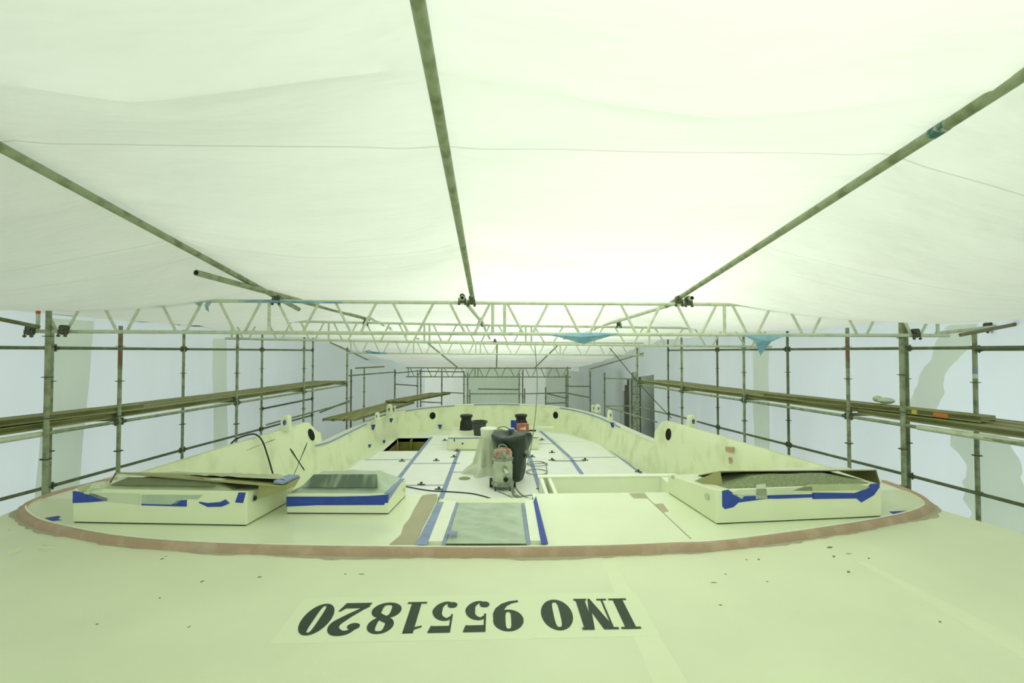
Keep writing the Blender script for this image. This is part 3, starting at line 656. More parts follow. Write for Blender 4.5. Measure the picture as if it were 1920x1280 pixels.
dtape((2.02, 12.49), (3.2, 12.49), .05, 'long cross tape in the right of the deck')
dtape((1.25, 14.38), (1.85, 14.38), .05, 'short cross tape right of the windlass locker')
dtape((3.36, 10.2), (3.25, 13.6), .07, 'blue tape along the foot of the right bulwark')
dtape((.95, 10.0), (1.15, 10.0), .05, 'short cross tape right of the vacuum cleaner')
# deck clips
def clip(x, y, rot, label):
    o = empty('deck_clip', (x, y, .007), label, 'deck fitting', 'small steel fittings on the deck'); c, s_ = math.cos(rot), math.sin(rot)
    mb = MB(); mb.prism([(x + c * a - s_ * b, y + s_ * a + c * b) for a, b in ((-.08, -.03), (.08, -.03), (.08, .03), (-.08, .03))], .0095, .02); mb.build('plate', COUP, o)
    mb = MB(); mb.lathe([(.02, 0), (.02, .02), (.032, .03), (.03, .042), (.001, .044)], (x, y, .02), 12); mb.build('knob', COUP, o, smooth=True)
for (px, py), lb in (((754, 865), 'small steel fitting at the tape joint behind the middle skylight'), ((851, 857), 'small steel fitting left of the draped drum beside the tape'), ((790, 909), 'small steel fitting on the nearer left cross tape'), ((823, 918), 'steel fitting beside the black cable, nearest on the left'),
                     ((818, 864), 'flat steel fitting on the farther left cross tape'), ((834, 826), 'flat steel fitting left of the windlass locker'), ((1016, 825), 'flat steel fitting right of the windlass locker'), ((998, 857), 'steel fitting beside the hanging cord'),
                     ((1035, 863), 'steel fitting at left end of the thin rod'), ((1097, 863), 'steel fitting at right end of the thin rod'), ((1035, 849), 'small steel fitting alone behind the thin rod'), ((1013, 917), 'steel fitting by the right end of the roof edge'), ((1197, 885), 'flat steel fitting near the right wing foot'), ((857, 846), 'flat fitting just in front of the windlass locker')):
    p = AZ(px, py, 0); clip(p.x, p.y, random.uniform(-.3, .3), lb)
a, b = AZ(1035, 864, 0), AZ(1097, 864, 0); mb = MB(); mb.tube(a + Vector((0, -.06, .02)), b + Vector((0, -.06, .02)), .008, 6)
tag(mb.build('locking_rod', COUP), 'thin rod lying between two steel deck fittings', 'rod')
# ================================================================ SKYLIGHT HATCHES
def quadbox(mbuild, A, z0, z1, inset=0): mbuild.hexa([(x, y, z0) for x, y in A] + [(x, y, z1) for x, y in A])
def dome(name, A, z0, z1, inx, iny, m, par, drop=.0):
    """low truncated pyramid of sheet draped over a skylight; A = four ground corners"""
    c = [Vector((x, y, 0)) for x, y in A]
    mb = MB()
    def f(u, v):
        p = lerp(lerp(c[0], c[1], u), lerp(c[3], c[2], u), v)
        e = min(min(u, 1 - u) / inx, min(v, 1 - v) / iny, 1)
        h = z0 - drop * v - .004 + (z1 - z0) * e + .01 * noise.noise(Vector((u * 9, v * 7, 2))) * (e > .02)
        return (p.x, p.y, h)
    mb.grid(36, 24, f); return mb.build(name, m, par, smooth=True)
def strip_on_front(name, A, B, m, par, tpx):
    """ragged strip stuck on the front face; A,B = front face ground corners; tpx = [(t along, z)] polygon"""
    A, B = Vector(A), Vector(B); d = (B - A); nrm = Vector((d.y, -d.x)).normalized()
    mb = MB(); mb.slab([(A.x + d.x * t + nrm.x * .001, A.y + d.y * t + nrm.y * .001, z) for t, z in tpx], (nrm.x * .003, nrm.y * .003, 0)); return mb.build(name, m, par)
def hatch(A, h, label, hr=.2):
    cx = sum(p[0] for p in A) / 4; cy = sum(p[1] for p in A) / 4
    o = empty('skylight_hatch', (cx, cy, INNER), label, 'skylight', 'skylight hatches on the coachroof')
    mb = MB(); c = Vector((cx, cy))
    quadbox(mb, [tuple(c + (Vector(p) - c) * .985) for p in A], INNER, INNER + .015); mb.build('base_seam', VOID, o)
    mb = MB(); mb.hexa([(x, y, INNER + .006) for x, y in A] + [(*A[0], INNER + h), (*A[1], INNER + h), (*A[2], INNER + hr), (*A[3], INNER + hr)]); mb.build('coaming', HATCH_P, o, bevel=.012)
    return o
ZT = INNER + .30
# left hatch
p0, p1 = AZ(136, 980, INNER), AZ(462, 986, INNER)
A1 = [(p0.x, p0.y), (p1.x, p1.y), (-2.13, 5.08), (-3.95, 5.12)]
h1 = hatch(A1, .31, 'large cream skylight under folded cardboard on the left of the coachroof')
zt = INNER + .31
def ins(A, a, b, c, d):   # shrink quad: left,right,front,back fractions
    P = [Vector(p) for p in A]
    f = lambda u, v: tuple(lerp(lerp(P[0], P[1], u), lerp(P[3], P[2], u), v))
    return [f(a, c), f(1 - b, c), f(1 - b, 1 - d), f(a, 1 - d)]
dome('film_cover', ins(A1, .12, .1, .04, .35), zt - .0, zt + .08, .2, .22, FILM_Y, h1, .07)
P_ = ins(A1, .2, .2, .06, 0)[:2]; Q_ = ins(A1, .27, .30, .17, 0)[:2]
mb = MB(); mb.slab([(*P_[0], zt + .022), (*P_[1], zt + .022), (*Q_[1], zt + .072), (*Q_[0], zt + .072)], (0, -.01, .01)); mb.build('front_pane', mat('olive_pane', (.20, .23, .12), .4, var=.1), h1)
A_, B_ = A1[0], A1[1]; z = lambda t: zt + t
strip_on_front('tape_strip', A_, B_, BLUE, h1, [(.0, z(-.13)), (.0, z(-.02)), (.13, z(-.045)), (.21, z(-.085)), (.2, z(-.105)), (.1, z(-.12))])
strip_on_front('tape_strip', A_, B_, BLUE, h1, [(.4, z(-.14)), (.66, z(-.145)), (.66, z(-.085)), (.61, z(-.09)), (.57, z(-.13)), (.4, z(-.128))])
strip_on_front('tape_strip', A_, B_, BLUE, h1, [(.73, z(-.11)), (.78, z(-.145)), (.86, z(-.14)), (.905, z(-.11)), (.88, z(-.075)), (.85, z(-.1)), (.78, z(-.11)), (.73, z(-.1))])
strip_on_front('tape_strip', A_, B_, BLUE, h1, [(.935, z(-.1)), (.98, z(-.105)), (.995, z(-.012)), (.955, z(-.01))])
strip_on_front('paper_strip', A_, B_, PAPER, h1, [(.19, z(-.11)), (.39, z(-.135)), (.39, z(-.04)), (.06, z(-.03))])
strip_on_front('paper_strip', A_, B_, FILM, h1, [(.40, z(-.125)), (.6, z(-.125)), (.64, z(-.075)), (.72, z(-.08)), (.75, z(-.04)), (.4, z(-.045))])
def screwcap(par, x, y, zz):
    mb = MB(); mb.tube((x, y, zz), (x + .02, y, zz), .03, 16); c = mb.build('screw_cap', STEEL, par, smooth=True)
    mb = MB(); mb.tube((x + .02, y, zz), (x + .035, y, zz), .02, 12); mb.build('bolt_head', BLACKR, c)
mb = MB(); s_ = Vector(A1[2]) - Vector(A1[1]); q = Vector(A1[1]) + s_ * .12
screwcap(h1, q.x - .01, q.y, zt - .09); q = Vector(A1[1]) + s_ * .25; 
for k_, (t_, dz_, r_) in enumerate(((.05, .0, .05), (.13, .01, .06), (.09, -.03, .04))):
    q = lerp(Vector(A1[0]), Vector(A1[1]), t_); mb = MB(); mb.ball((q.x, q.y + .03, zt + dz_), (r_ * 1.3, r_, r_ * .7), 14); mb.v = [tuple(Vector(v) + Vector((1, 1, 1)) * .03 * noise.noise(Vector(v) * 14)) for v in mb.v]; mb.build('crumpled_paper', FILM_Y if k_ == 0 else PAPER, h1)
# folded cardboard over it
cb = empty('cardboard_cover', AY(400, 895, 4.6), 'folded olive cardboard sheet propped over the left skylight', 'cardboard', 'cardboard covers on the skylights')
T = [AY(216, 885, 4.55), AY(482, 907, 4.35), AY(552, 911, 4.55), AY(563, 893, 5.15), AY(330, 886, 5.3)]
mb = MB(); mb.slab([T[0], T[1], T[2], T[3], T[4]], (0, 0, -.012)); mb.build('top_panel', CARD, cb)
mb = MB(); mb.slab([T[0], T[0] + Vector((-.02, .05, -.001)), AY(204, 905, 4.75), AY(206, 905, 4.62)], (.012, 0, 0)); mb.build('side_flap', CARD_SHADED, cb)
mb = MB(); mb.slab([AY(485, 908, 4.40), AY(552, 911.5, 4.55), AY(483, 935, 4.42)], (0, .012, 0)); mb.build('end_flap', CARD, cb)
mb = MB(); q4 = [AY(265, 893, 4.7) + Vector((0, 0, .02)), AY(535, 901, 4.6), AY(528, 891.5, 5.1), AY(330, 887, 5.28)]
def crf(u, v):
    p = lerp(lerp(q4[0], q4[1], u), lerp(q4[3], q4[2], u), v); return (p.x, p.y, p.z + .012 + .018 * abs(noise.noise(Vector((u * 9, v * 4, 3)))))
mb.grid(36, 10, crf); mb.build('film_layer', FILM_Y, cb, smooth=True)
mb = MB(); mb.slab([AY(513, 905, 4.46), AY(531, 907.5, 4.5), AY(561, 893.5, 5.1), AY(541, 892.5, 5.1)], (0, 0, .02)); mb.build('tape_strip', BLUE_F, cb)
# middle hatch
p0, p1 = AZ(537, 963, INNER), AZ(728, 964, INNER)
A2 = [(p0.x, p0.y), (p1.x, p1.y), (-.97, 5.16), (-1.98, 5.16)]
h2 = hatch(A2, .195, 'smaller cream skylight with blue tape band and dusty film left of centre', .185)
zt2 = INNER + .195
dome('film_cover', ins(A2, .03, .03, .02, .03), zt2 + .002, zt2 + .14, .2, .34, FILM, h2)
mb = MB()
P_ = [Vector((*p, 0)) for p in ins(A2, .13, .12, .07, .0)[:2]]; Q_ = [Vector((*p, 0)) for p in ins(A2, .2, .17, .29, .0)[:2]]
mb.slab([(P_[0].x, P_[0].y, zt2 + .045), (P_[1].x, P_[1].y, zt2 + .045), (Q_[1].x, Q_[1].y, zt2 + .135), (Q_[0].x, Q_[0].y, zt2 + .135)], (0, -.012, .012)); mb.build('front_pane', PANE, h2)
strip_on_front('tape_band', A2[0], A2[1], BLUE, h2, [(0, zt2 - .125), (.3, zt2 - .11), (.96, zt2 - .105), (.965, zt2 - .085), (1, zt2 - .085), (1, zt2 - .005), (.8, zt2 - .02), (.5, zt2 - .028), (0, zt2 - .03)])
s0, s1 = Vector(A2[1]), Vector(A2[2])
mb = MB(); mb.slab([(s0.x - .04, s0.y, zt2 + .002), (s0.x + .003, s0.y, zt2 + .002), (lerp(s0.x, s1.x, .9), lerp(s0.y, s1.y, .9), zt2 + .002), (lerp(s0.x, s1.x, .9) - .05, lerp(s0.y, s1.y, .9), zt2 + .002)], (0, 0, .006)); mb.build('tape_strip', BLUE_F, h2)
mb = MB(); mb.slab([(s0.x + .001, s0.y, zt2 - .06), (s0.x + .001, s0.y, zt2 + .004), (lerp(s0.x, s1.x, .6), lerp(s0.y, s1.y, .6), zt2 + .004), (lerp(s0.x, s1.x, .3), lerp(s0.y, s1.y, .3), zt2 - .03)], (.006, 0, 0)); mb.build('tape_strip', BLUE_F, h2)
mb = MB(); q = lerp(s0, s1, .85); mb.tube((q.x - .01, q.y, zt2 - .1), (q.x + .01, q.y, zt2 - .1), .018, 10); mb.build('screw_cap', STEEL, h2)
# right hatch
p0, p1 = AZ(1343, 983, INNER), AZ(1654, 969, INNER)
A3 = [(p0.x, p0.y), (p1.x, p1.y), (3.78, 5.35), (1.9, 5.18)]
h3 = hatch(A3, .31, 'large cream skylight with green gauze dome on the right of the coachroof')
zt = INNER + .31
dome('gauze_dome', ins(A3, .08, .05, .03, .35), zt, zt + .085, .25, .3, GAUZE, h3, .07)
A_, B_ = A3[0], A3[1]
strip_on_front('tape_strip', A_, B_, BLUE, h3, [(.035, z(-.02) if False else zt - .01), (.07, zt - .0), (.11, zt - .045), (.31, zt - .065), (.31, zt - .095), (.13, zt - .12), (.1, zt - .16), (.05, zt - .175), (.035, zt - .15)])
strip_on_front('tape_strip', A_, B_, BLUE, h3, [(.30, zt - .065), (.58, zt - .07), (.58, zt - .10), (.36, zt - .10), (.30, zt - .095)])
strip_on_front('tape_strip', A_, B_, BLUE, h3, [(.57, zt - .055), (.83, zt - .075), (.90, zt - .04), (.93, zt + .005), (.985, zt + .01), (.985, zt - .03), (.95, zt - .1), (.87, zt - .165), (.84, zt - .125), (.57, zt - .115)])
strip_on_front('paper_strip', A_, B_, PAPER, h3, [(.09, zt - .04), (.13, zt - .005), (.57, zt + .0), (.57, zt - .055), (.3, zt - .065), (.16, zt - .065), (.15, zt - .09), (.12, zt - .06)])
strip_on_front('paper_strip', A_, B_, PAPER, h3, [(.23, zt - .095), (.3, zt - .095), (.29, zt + .04), (.235, zt + .035)])
strip_on_front('paper_strip', A_, B_, FILM_Y, h3, [(.45, zt - .03), (.55, zt + .02), (.85, zt + .01), (.93, zt - .02), (.9, zt - .05), (.6, zt - .045)])
s0, s1 = Vector(A3[0]), Vector(A3[3]); q = lerp(s0, s1, .14)
mb = MB(); mb.tube((q.x + .01, q.y, zt - .1), (q.x - .02, q.y, zt - .1), .03, 14); mb.build('screw_cap', STEEL, h3); q = lerp(s0, s1, .86)
mb = MB(); mb.tube((q.x + .01, q.y, zt - .1), (q.x - .015, q.y, zt - .1), .02, 12); mb.build('screw_cap', STEEL, h3)
cb = empty('cardboard_cover', AY(1480, 890, 4.7), 'folded olive cardboard roof propped over the gauze on the right skylight', 'cardboard', 'cardboard covers on the skylights')
T = [AY(1351, 883, 4.42), AY(1644, 880.5, 4.6), AY(1645, 879, 5.3), AY(1350, 881.5, 5.1)]
mb = MB(); _a, _b = AY(1351, 882.5, 4.5), AY(1643, 880, 4.62)
mb.slab([_a, _b, (_b.x + .02, 5.2, zt - .085), (_a.x + .02, 5.06, zt - .085)], (0, 0, -.010)); mb.build('top_panel', CARD, cb)
mb = MB(); mb.slab([AY(1351, 882.5, 4.49), AY(1356, 918, 4.42), AY(1303, 902, 4.6)], (0, .012, 0)); mb.build('end_flap', CARD, cb)
mb = MB(); mb.slab([_b, AY(1651, 908, 4.6), (_b.x + .04, 5.2, zt - .09), (_b.x + .02, 5.18, zt - .075)], (-.012, 0, 0)); mb.build('side_flap', CARD_SHADED, cb)
# blue scraps by the rim corners
tape([(84, 971), (110, 967), (114, 969), (108, 973), (116, 975), (97, 976.5)], INNER, 'torn blue tape scrap in the left corner of the coachroof', group='tape scraps in the roof corners')
tape([(1667, 959), (1700, 957.5), (1698, 962), (1680, 966)], INNER, 'torn blue tape scrap in the right corner of the coachroof', group='tape scraps in the roof corners')
# ================================================================ WINDLASS LOCKER AND THINGS ON DECK
BX0, BX1, BY0, BY1, BZ = -1.38, 1.23, 13.5, 15.3, .39
lk = empty('windlass_locker', (0, 14.4, 0), 'low cream windlass locker with blue tape edge in front of the bow', 'deck locker')
mb = MB(); mb.box((BX0, BY0, .0), (BX1, BY1, BZ)); mb.build('body', HATCH_P, lk, bevel=.06)
mb = MB(); mb.box((BX0 + .03, BY0 - .005, BZ - .055), (BX1 - .03, BY0 + .02, BZ - .02)); mb.build('edge_tape', BLUE_F, lk)
mb = MB(); mb.box((BX0 + .18, BY0 - .006, BZ - .14), (BX0 + .21, BY0 + .01, BZ - .05)); mb.build('tape_tab', BLUE, lk)
mb = MB(); mb.tube((-.95, BY0 - .008, .2), (-.95, BY0 + .02, .2), .026, 14); mb.build('drain_plug', BLACKR, lk)
def capstan(px, Y, label):
    x = (px - 930) * Y / F_PX; o = empty('capstan', (x, Y, BZ), label, 'capstan', 'covered capstans on the windlass locker')
    prof = [(.21, 0), (.21, .1), (.185, .24), (.15, .31), (.145, .35), (.18, .38), (.195, .42), (.185, .46), (.12, .475), (.001, .478)]
    mb = MB(); mb.lathe(prof, (x, Y, BZ), 28, lambda r, a, z: (r * (1 + .05 * math.sin(a * 5 + z * 14)) , z)); mb.build('bag_cover', BLACKR, o, smooth=True)
    mb = MB(); mb.lathe([(.15, 0), (.16, .008), (.16, .02), (.15, .028)], (x, Y, BZ + .315), 24); mb.build('tie_band', DARK, o)
capstan(875, 14.75, 'black shrouded capstan beside the dark bucket'); capstan(977, 14.75, 'black shrouded capstan behind the red carton')
bx = (899 - 930) * 13.75 / F_PX
o = empty('bucket', (bx, 13.78, BZ), 'dark grey builders bucket on the front left of the windlass locker', 'bucket')
mb = MB(); mb.lathe([(.001, .0), (.155, 0), (.205, .38), (.225, .385), (.225, .41), (.2, .41), (.195, .38), (.15, .02), (.001, .02)], (bx, 13.78, BZ), 28); mb.build('shell', BUCKET, o, smooth=True)
mb = MB(); mb.path([(bx + .225 * math.cos(t), 13.78 - .235 * math.sin(t), BZ + .36 - .04 * math.sin(t)) for t in [k * PI / 14 for k in range(15)]], .006, 6); mb.build('handle', COUP, o)
mb = MB(); mb.box((bx + .15, 13.6, BZ + .385), (bx + .24, 13.7, BZ + .42)); mb.build('spout', BUCKET, o, bevel=.01)
# red carton, roll of tape, rag, gloves, board, blue roll
def rbox(name, c, sz, rz, m, label, cat, extra=None):
    c_, s_ = math.cos(rz), math.sin(rz); hx, hy, hz = sz[0] / 2, sz[1] / 2, sz[2]
    A = [(c[0] + c_ * a - s_ * b, c[1] + s_ * a + c_ * b) for a, b in ((-hx, -hy), (hx, -hy), (hx, hy), (-hx, hy))]
    o = empty(name, c, label, cat); mb = MB(); mb.hexa([(x, y, c[2]) for x, y in A] + [(x, y, c[2] + hz) for x, y in A]); mb.build('body', m, o, bevel=.006); return o, A
o, A = rbox('carton', (.78, 13.8, BZ), (.32, .2, .32), .25, REDP, 'faded red and cream carton standing in front of the right capstan', 'carton')
mb = MB(); mb.slab([(A[0][0] + .03, A[0][1] - .004, BZ + .2), (A[1][0] - .03, A[1][1] - .004, BZ + .12), (A[1][0] - .03, A[1][1] - .004, BZ + .27), (A[0][0] + .03, A[0][1] - .004, BZ + .17)], (0, .006, 0)); mb.build('label_band', PAPER, o)
mb = MB(); mb.lathe([(.05, 0), (.095, 0), (.095, .05), (.05, .05)], (.12, 14.0, BZ + .09), 24); mb.f = mb.f[:-2]; mb.f += [(3 * 24 + k, 3 * 24 + (k + 1) % 24, (k + 1) % 24, k) for k in range(24)]
tag(mb.build('tape_roll', YEL, smooth=True), 'yellow tape roll lying on the locker above the draped drum', 'tape roll')
mb = MB(); mb.grid(14, 10, lambda u, v: (lerp(-.12, .55, u), lerp(13.8, 14.4, v), BZ + .012 + .09 * (math.sin(PI * u) * math.sin(PI * v)) * (.6 + abs(noise.noise(Vector((u * 4, v * 4, 1))))))); tag(mb.build('rag', WHITE, smooth=True, solid=.006), 'crumpled white rag heap on the locker between bucket and carton', 'rag')
mb = MB(); mb.path(smooth_path([(-.05, 14.3, BZ + .06), (.15, 14.2, BZ + .16), (.3, 14.1, BZ + .17), (.5, 14.0, BZ + .06), (.6, 13.9, BZ + .02)], 5), .012, 6); tag(mb.build('sander_cord', BLACKR, smooth=True), 'thin dark cord looping over the white rags', 'cord')
mb = MB(); mb.grid(8, 8, lambda u, v: (lerp(.46, .68, u), 14.5 + .03 * math.sin(u * 9), lerp(BZ + .09, BZ + .32, v))); tag(mb.build('blue_cloth', BLUE, solid=.008), 'blue tape flag stuck to the side of the right capstan', 'tape')
mb = MB(); mb.lathe([(.001, 0), (.1, 0), (.115, .04), (.08, .09), (.001, .1)], (.45, 14.1, BZ + .02), 16); tag(mb.build('blue_pad', BLUE, smooth=True), 'small blue sanding pad on the locker by the carton', 'sanding pad')
mb = MB(); mb.box((.7, 14.9, BZ), (1.85, 15.12, BZ + .03)); tag(mb.build('board', WHITE2), 'long white board lying across the right end of the locker', 'board')
mb = MB(); mb.box((.92, 14.35, BZ), (1.22, 14.45, BZ + .035)); tag(mb.build('scraper', BLACKR), 'black scraper blade lying on the locker right of the carton', 'scraper')
# drum with plastic shroud + bag
DX, DY = -.17, 11.15
o = empty('draped_drum', (DX, DY, 0), 'white drum with dusty translucent plastic skirt beside the dark bag', 'drum')
mb = MB(); mb.lathe([(.001, .007), (.17, .007), (.19, .95), (.2, .97), (.2, 1.0), (.18, 1.02), (.001, 1.02)], (DX, DY, 0), 28); mb.build('drum_body', WHITE2, o, smooth=True)
mb = MB()
def skf(u, v):
    a = lerp(PI * .72, PI * 1.98, u); r = .225 + .10 * (1 - v) + .05 * math.sin(a * 9 + v * 2) * (1 - v) + (.22 * max(0, 1 - v * 5)) * (1 + .3 * math.sin(a * 6))
    return (DX + r * math.cos(a) - .06 * (1 - v), DY + r * math.sin(a), .015 + .78 * v + .02 * noise.noise(Vector((a * 2, v * 3, 0))))
mb.grid(60, 20, skf); mb.build('plastic_skirt', mat('clear_dusty_film', (.72, .78, .58), .35, var=.08, bump=.3, bscale=9, alpha=.72), o, smooth=True)
mb = MB(); mb.lathe([(.001, .007), (.13, .007), (.13, .014), (.001, .015)], ((872 - 930) * 10.55 / F_PX, 10.5, 0), 20); tag(mb.build('sanding_disc', CARD), 'round sanding disc lying left of the draped drum', 'sanding disc')
GX, GY = .34, 10.42
o = empty('rubbish_bag', (GX, GY, 0), 'tall black green rubbish sack in a bin behind the vacuum cleaner', 'rubbish bag')
def bagf(r, a, zz):
    t = zz / 1.04; w_ = 1 + .10 * noise.noise(Vector((math.cos(a) * 2, math.sin(a) * 2, zz * 3))) + .05 * math.sin(a * 7 + zz * 9) * t * t
    return (r * w_, zz + .04 * math.sin(a * 2 + 2.6) * t ** 3)
prof = [(.001, .007), (.25, .007), (.27, .05), (.32, .3), (.35, .5), (.38, .68), (.42, .86), (.44, .96), (.41, 1.01), (.3, 1.03), (.15, 1.02), (.001, 1.03)]
prof = [p if i < 2 else p for i, p in enumerate(prof)]; fine = []
for a, b in zip(prof, prof[1:]): fine += [(lerp(a[0], b[0], t / 3), lerp(a[1], b[1], t / 3)) for t in range(3)]
fine.append(prof[-1]); mb = MB(); mb.lathe(fine, (GX, GY, 0), 48, bagf); mb.build('sack', BAG, o, smooth=True)
mb = MB(); mb.path([(GX + .3 + .05 * math.sin(k), GY - .22, .52 + .08 * k / 2) for k in range(6)], [.03, .045, .05, .05, .04, .02], 8); mb.build('sack_fold', GREY, o, smooth=True)
# vacuum cleaner
VX, VY = .14, 9.72
v_ = empty('vacuum_cleaner', (VX, VY, 0), 'dusty industrial vacuum cleaner with red top standing on the deck', 'vacuum cleaner')
mb = MB(); mb.lathe([(.001, .16), (.195, .16), (.2, .18), (.205, .57), (.21, .58), (.21, .6), (.001, .6)], (VX, VY, 0), 32); mb.build('tank', STEEL, v_, smooth=True)
mb = MB(); mb.lathe([(.001, .07), (.2, .07), (.235, .1), (.235, .14), (.21, .17), (.001, .17)], (VX, VY, 0), 28); mb.build('base', GREY, v_, smooth=True)
mb = MB(); mb.lathe([(.001, .6), (.22, .6), (.225, .63), (.2, .65), (.001, .65)], (VX, VY, 0), 28); mb.build('rim', GREY, v_, smooth=True)
mb = MB(); mb.lathe([(.001, .65), (.19, .65), (.195, .74), (.17, .80), (.1, .83), (.001, .84)], (VX, VY, 0), 28); hd = mb.build('motor_head', DUSTRED, v_, smooth=True)
mb = MB(); mb.box((VX - .05, VY - .215, .66), (VX + .06, VY - .1, .79)); mb.build('switch_panel', GREY, hd, bevel=.02)
mb = MB(); mb.path(smooth_path([(VX - .08, VY - .04, .81), (VX - .075, VY - .05, .89), (VX, VY - .05, .91), (VX + .075, VY - .05, .87), (VX + .09, VY - .04, .8)], 4), .014, 8); mb.build('handle', GREY, v_, smooth=True)
for s_ in (-1, 1):
    mb = MB(); mb.box((VX + s_ * .2 - .012, VY - .06, .52), (VX + s_ * .215 + .012, VY - .01, .64)); mb.build('clasp', BLACKR, v_)
    mb = MB(); mb.tube((VX + s_ * .24 - .03, VY + .12, .1), (VX + s_ * .24 + .03, VY + .12, .1), .092, 20); mb.build('wheel', BLACKR, v_, smooth=True)
    mb = MB(); mb.tube((VX + s_ * .15 - .015, VY - .18, .035), (VX + s_ * .15 + .015, VY - .18, .035), .028, 12); c = mb.build('caster', BLACKR, v_)
    mb = MB(); mb.tube((VX + s_ * .15, VY - .18, .05), (VX + s_ * .15, VY - .18, .1), .014, 8); mb.build('fork', COUP, c)
mb = MB(); mb.lathe([(.001, 0), (.045, 0), (.05, .02), (.02, .035), (.001, .035)], (0, 0, 0), 14); mb.v = [(VX + .06 + x, VY - .2 - z_, .24 + y) for x, y, z_ in mb.v]; mb.build('drain_cap', BLACKR, v_, smooth=True)
mb = MB(); mb.tube((VX + .04, VY - .19, .46), (VX + .04, VY - .26, .45), .05, 16); mb.build('inlet', GREY, v_)
mb = MB(); mb.tube((VX + .04, VY - .25, .45), (VX + .09, VY - .36, .39), .03, 14); mb.build('hose_cuff', PAPER, v_)
hp = [(VX + .09, VY - .36, .39), (VX + .15, VY - .42, .28), (VX + .18, VY - .46, .14), (VX + .21, VY - .5, .04), (VX + .27, VY - .66, .04), (VX + .35, VY - .85, .04), (VX + .5, VY - 1.1, .04)]
hs = smooth_path(hp, 12); mb = MB(); mb.path(hs, [.033 + .003 * (i % 2) for i in range(len(hs))], 10); mb.build('suction_hose', GREY, v_, smooth=True)
# cables
def cable(pts, r, label, m=BLACKR, name='cable', cat='cable', group=None, n=8):
    mb = MB(); mb.path(smooth_path(pts, n), r, 7); return tag(mb.build(name, m, smooth=True), label, cat, group)
g = lambda x, y, h=.018: tuple(AZ(x, y, 0) + Vector((0, 0, h)))
cable([g(755, 912), g(775, 916), g(805, 921), g(840, 923), g(880, 926), g(905, 931), g(923, 937), g(936, 943)], .011, 'black cable crossing the white deck sheets left of the vacuum')
cable([g(934, 923), g(948, 928), g(965, 936), g(978, 941)], .009, 'thin grey cable trailing from the vacuum wheels', GREY)
cable([g(965, 912), g(975, 926), g(990, 935), g(1005, 940)], .012, 'grey cable running beside the suction hose', GREY)
cable([g(968, 941), g(972, 934), g(990, 930), g(1010, 928), g(1018, 926)], .009, 'dark cable passing behind the suction hose to the right', GREY)
coil = []
for k in range(0, 74):
    a = k * 2 * PI / 18; cx, cy = (1.02, 11.75) if k > 36 else (.96, 10.95)
    coil.append((cx + (.24 + .02 * math.sin(k)) * math.cos(a), cy + (.28) * math.sin(a), .015 + .004 * (k % 18) / 3))
p = AY(1003, 648, 9.55)
hang = [tuple(p), (.86, 9.8, 2.2), (.86, 10.3, 1.4), (.82, 11.0, .6), (.78, 11.5, .15), (.82, 11.7, .03)]
cable(hang + list(reversed(coil))[::2], .009, 'grey cord hanging from a truss and ending in a coil on deck', GREY, 'hanging_cord', 'cord', n=5)
p, q = AY(1143, 652, 9.5), Vector((3.95, 10.5, 1.31)); cable([p, lerp(p, q, .5) + Vector((0, 0, -.04)), q], .009, 'taut dark wire slanting from a truss to the right wing', COUP, 'stay_wire', 'wire')
yl = 8.6; cable([(-4.62, 8.4, 1.2), (-4.56, 8.45, 1.27), (-4.45, 8.55, 1.32), (-4.3, 8.6, 1.33), (-4.2, 8.65, 1.2), (-4.12, 8.7, .9), (-4.0, 8.75, .4), (-3.95, 8.8, .1)], .014, 'black hose draped over the top of the left wing')
# ================================================================ SCAFFOLD
ZG = -3.5
RZ = [-3.12 + .5 * k for k in range(13)]
def standard(x, y, top, label, m=GALV, group='scaffold standards', r=.026, rust=None, dz=0, base=ZG):
    o = empty('scaffold_standard', (x, y, base), label, 'scaffold post', group)
    mb = MB(); mb.tube((x, y, base), (x, y, top), r, 12); mb.tube((x, y, base), (x, y, base + .012), .07, 12); mb.build('pole', m, o, smooth=True)
    for z_ in RZ:
        z_ += dz
        if -.2 < z_ < top - .03:
            mb = MB(); mb.lathe([(.027, 0), (.058, 0), (.058, .008), (.027, .008)], (x, y, z_), 12); mb.build('rosette', COUP, o)
    if rust:
        mb = MB(); mb.tube((x, y, rust[0]), (x, y, rust[1]), r + .0015, 12, hollow=True); mb.build('rust_patch', RUST, o, smooth=True)
    return o
def ledger(a, b, label, m=GALV_D, group='scaffold ledgers', r=.024, heads=True, name='scaffold_ledger'):
    a, b = Vector(a), Vector(b); o = empty(name, a, label, 'scaffold tube', group)
    mb = MB(); mb.tube(a, b, r, 10); mb.build('tube', m, o, smooth=True)
    if heads:
        d = (b - a).normalized()
        for p, s_ in ((a, 1), (b, -1)):
            mb = MB(); mb.tube(p + d * s_ * .03, p + d * s_ * .10, .036, 8, r2=.028); mb.tube(p + d * s_ * .055 + Vector((0, 0, -.05)), p + d * s_ * .055 + Vector((0, 0, .055)), .014, 6); mb.build('ledger_head', COUP, o)
    return o
LIN = [(4.5, -5.72), (6.98, -5.42), (9.5, -5.12), (12.0, -4.82), (14.6, -4.56)]
LOUT = [(4.5, -6.72), (6.98, -6.38), (9.5, -6.16), (12.0, -5.86), (14.6, -5.6)]
RIN = [(4.6, 5.8), (7.17, 5.49), (9.6, 5.14), (11.9, 4.75), (14.6, 4.42)]
ROUT = [(4.6, 6.75), (7.17, 6.44), (9.6, 6.07), (11.9, 5.68), (14.6, 5.4)]
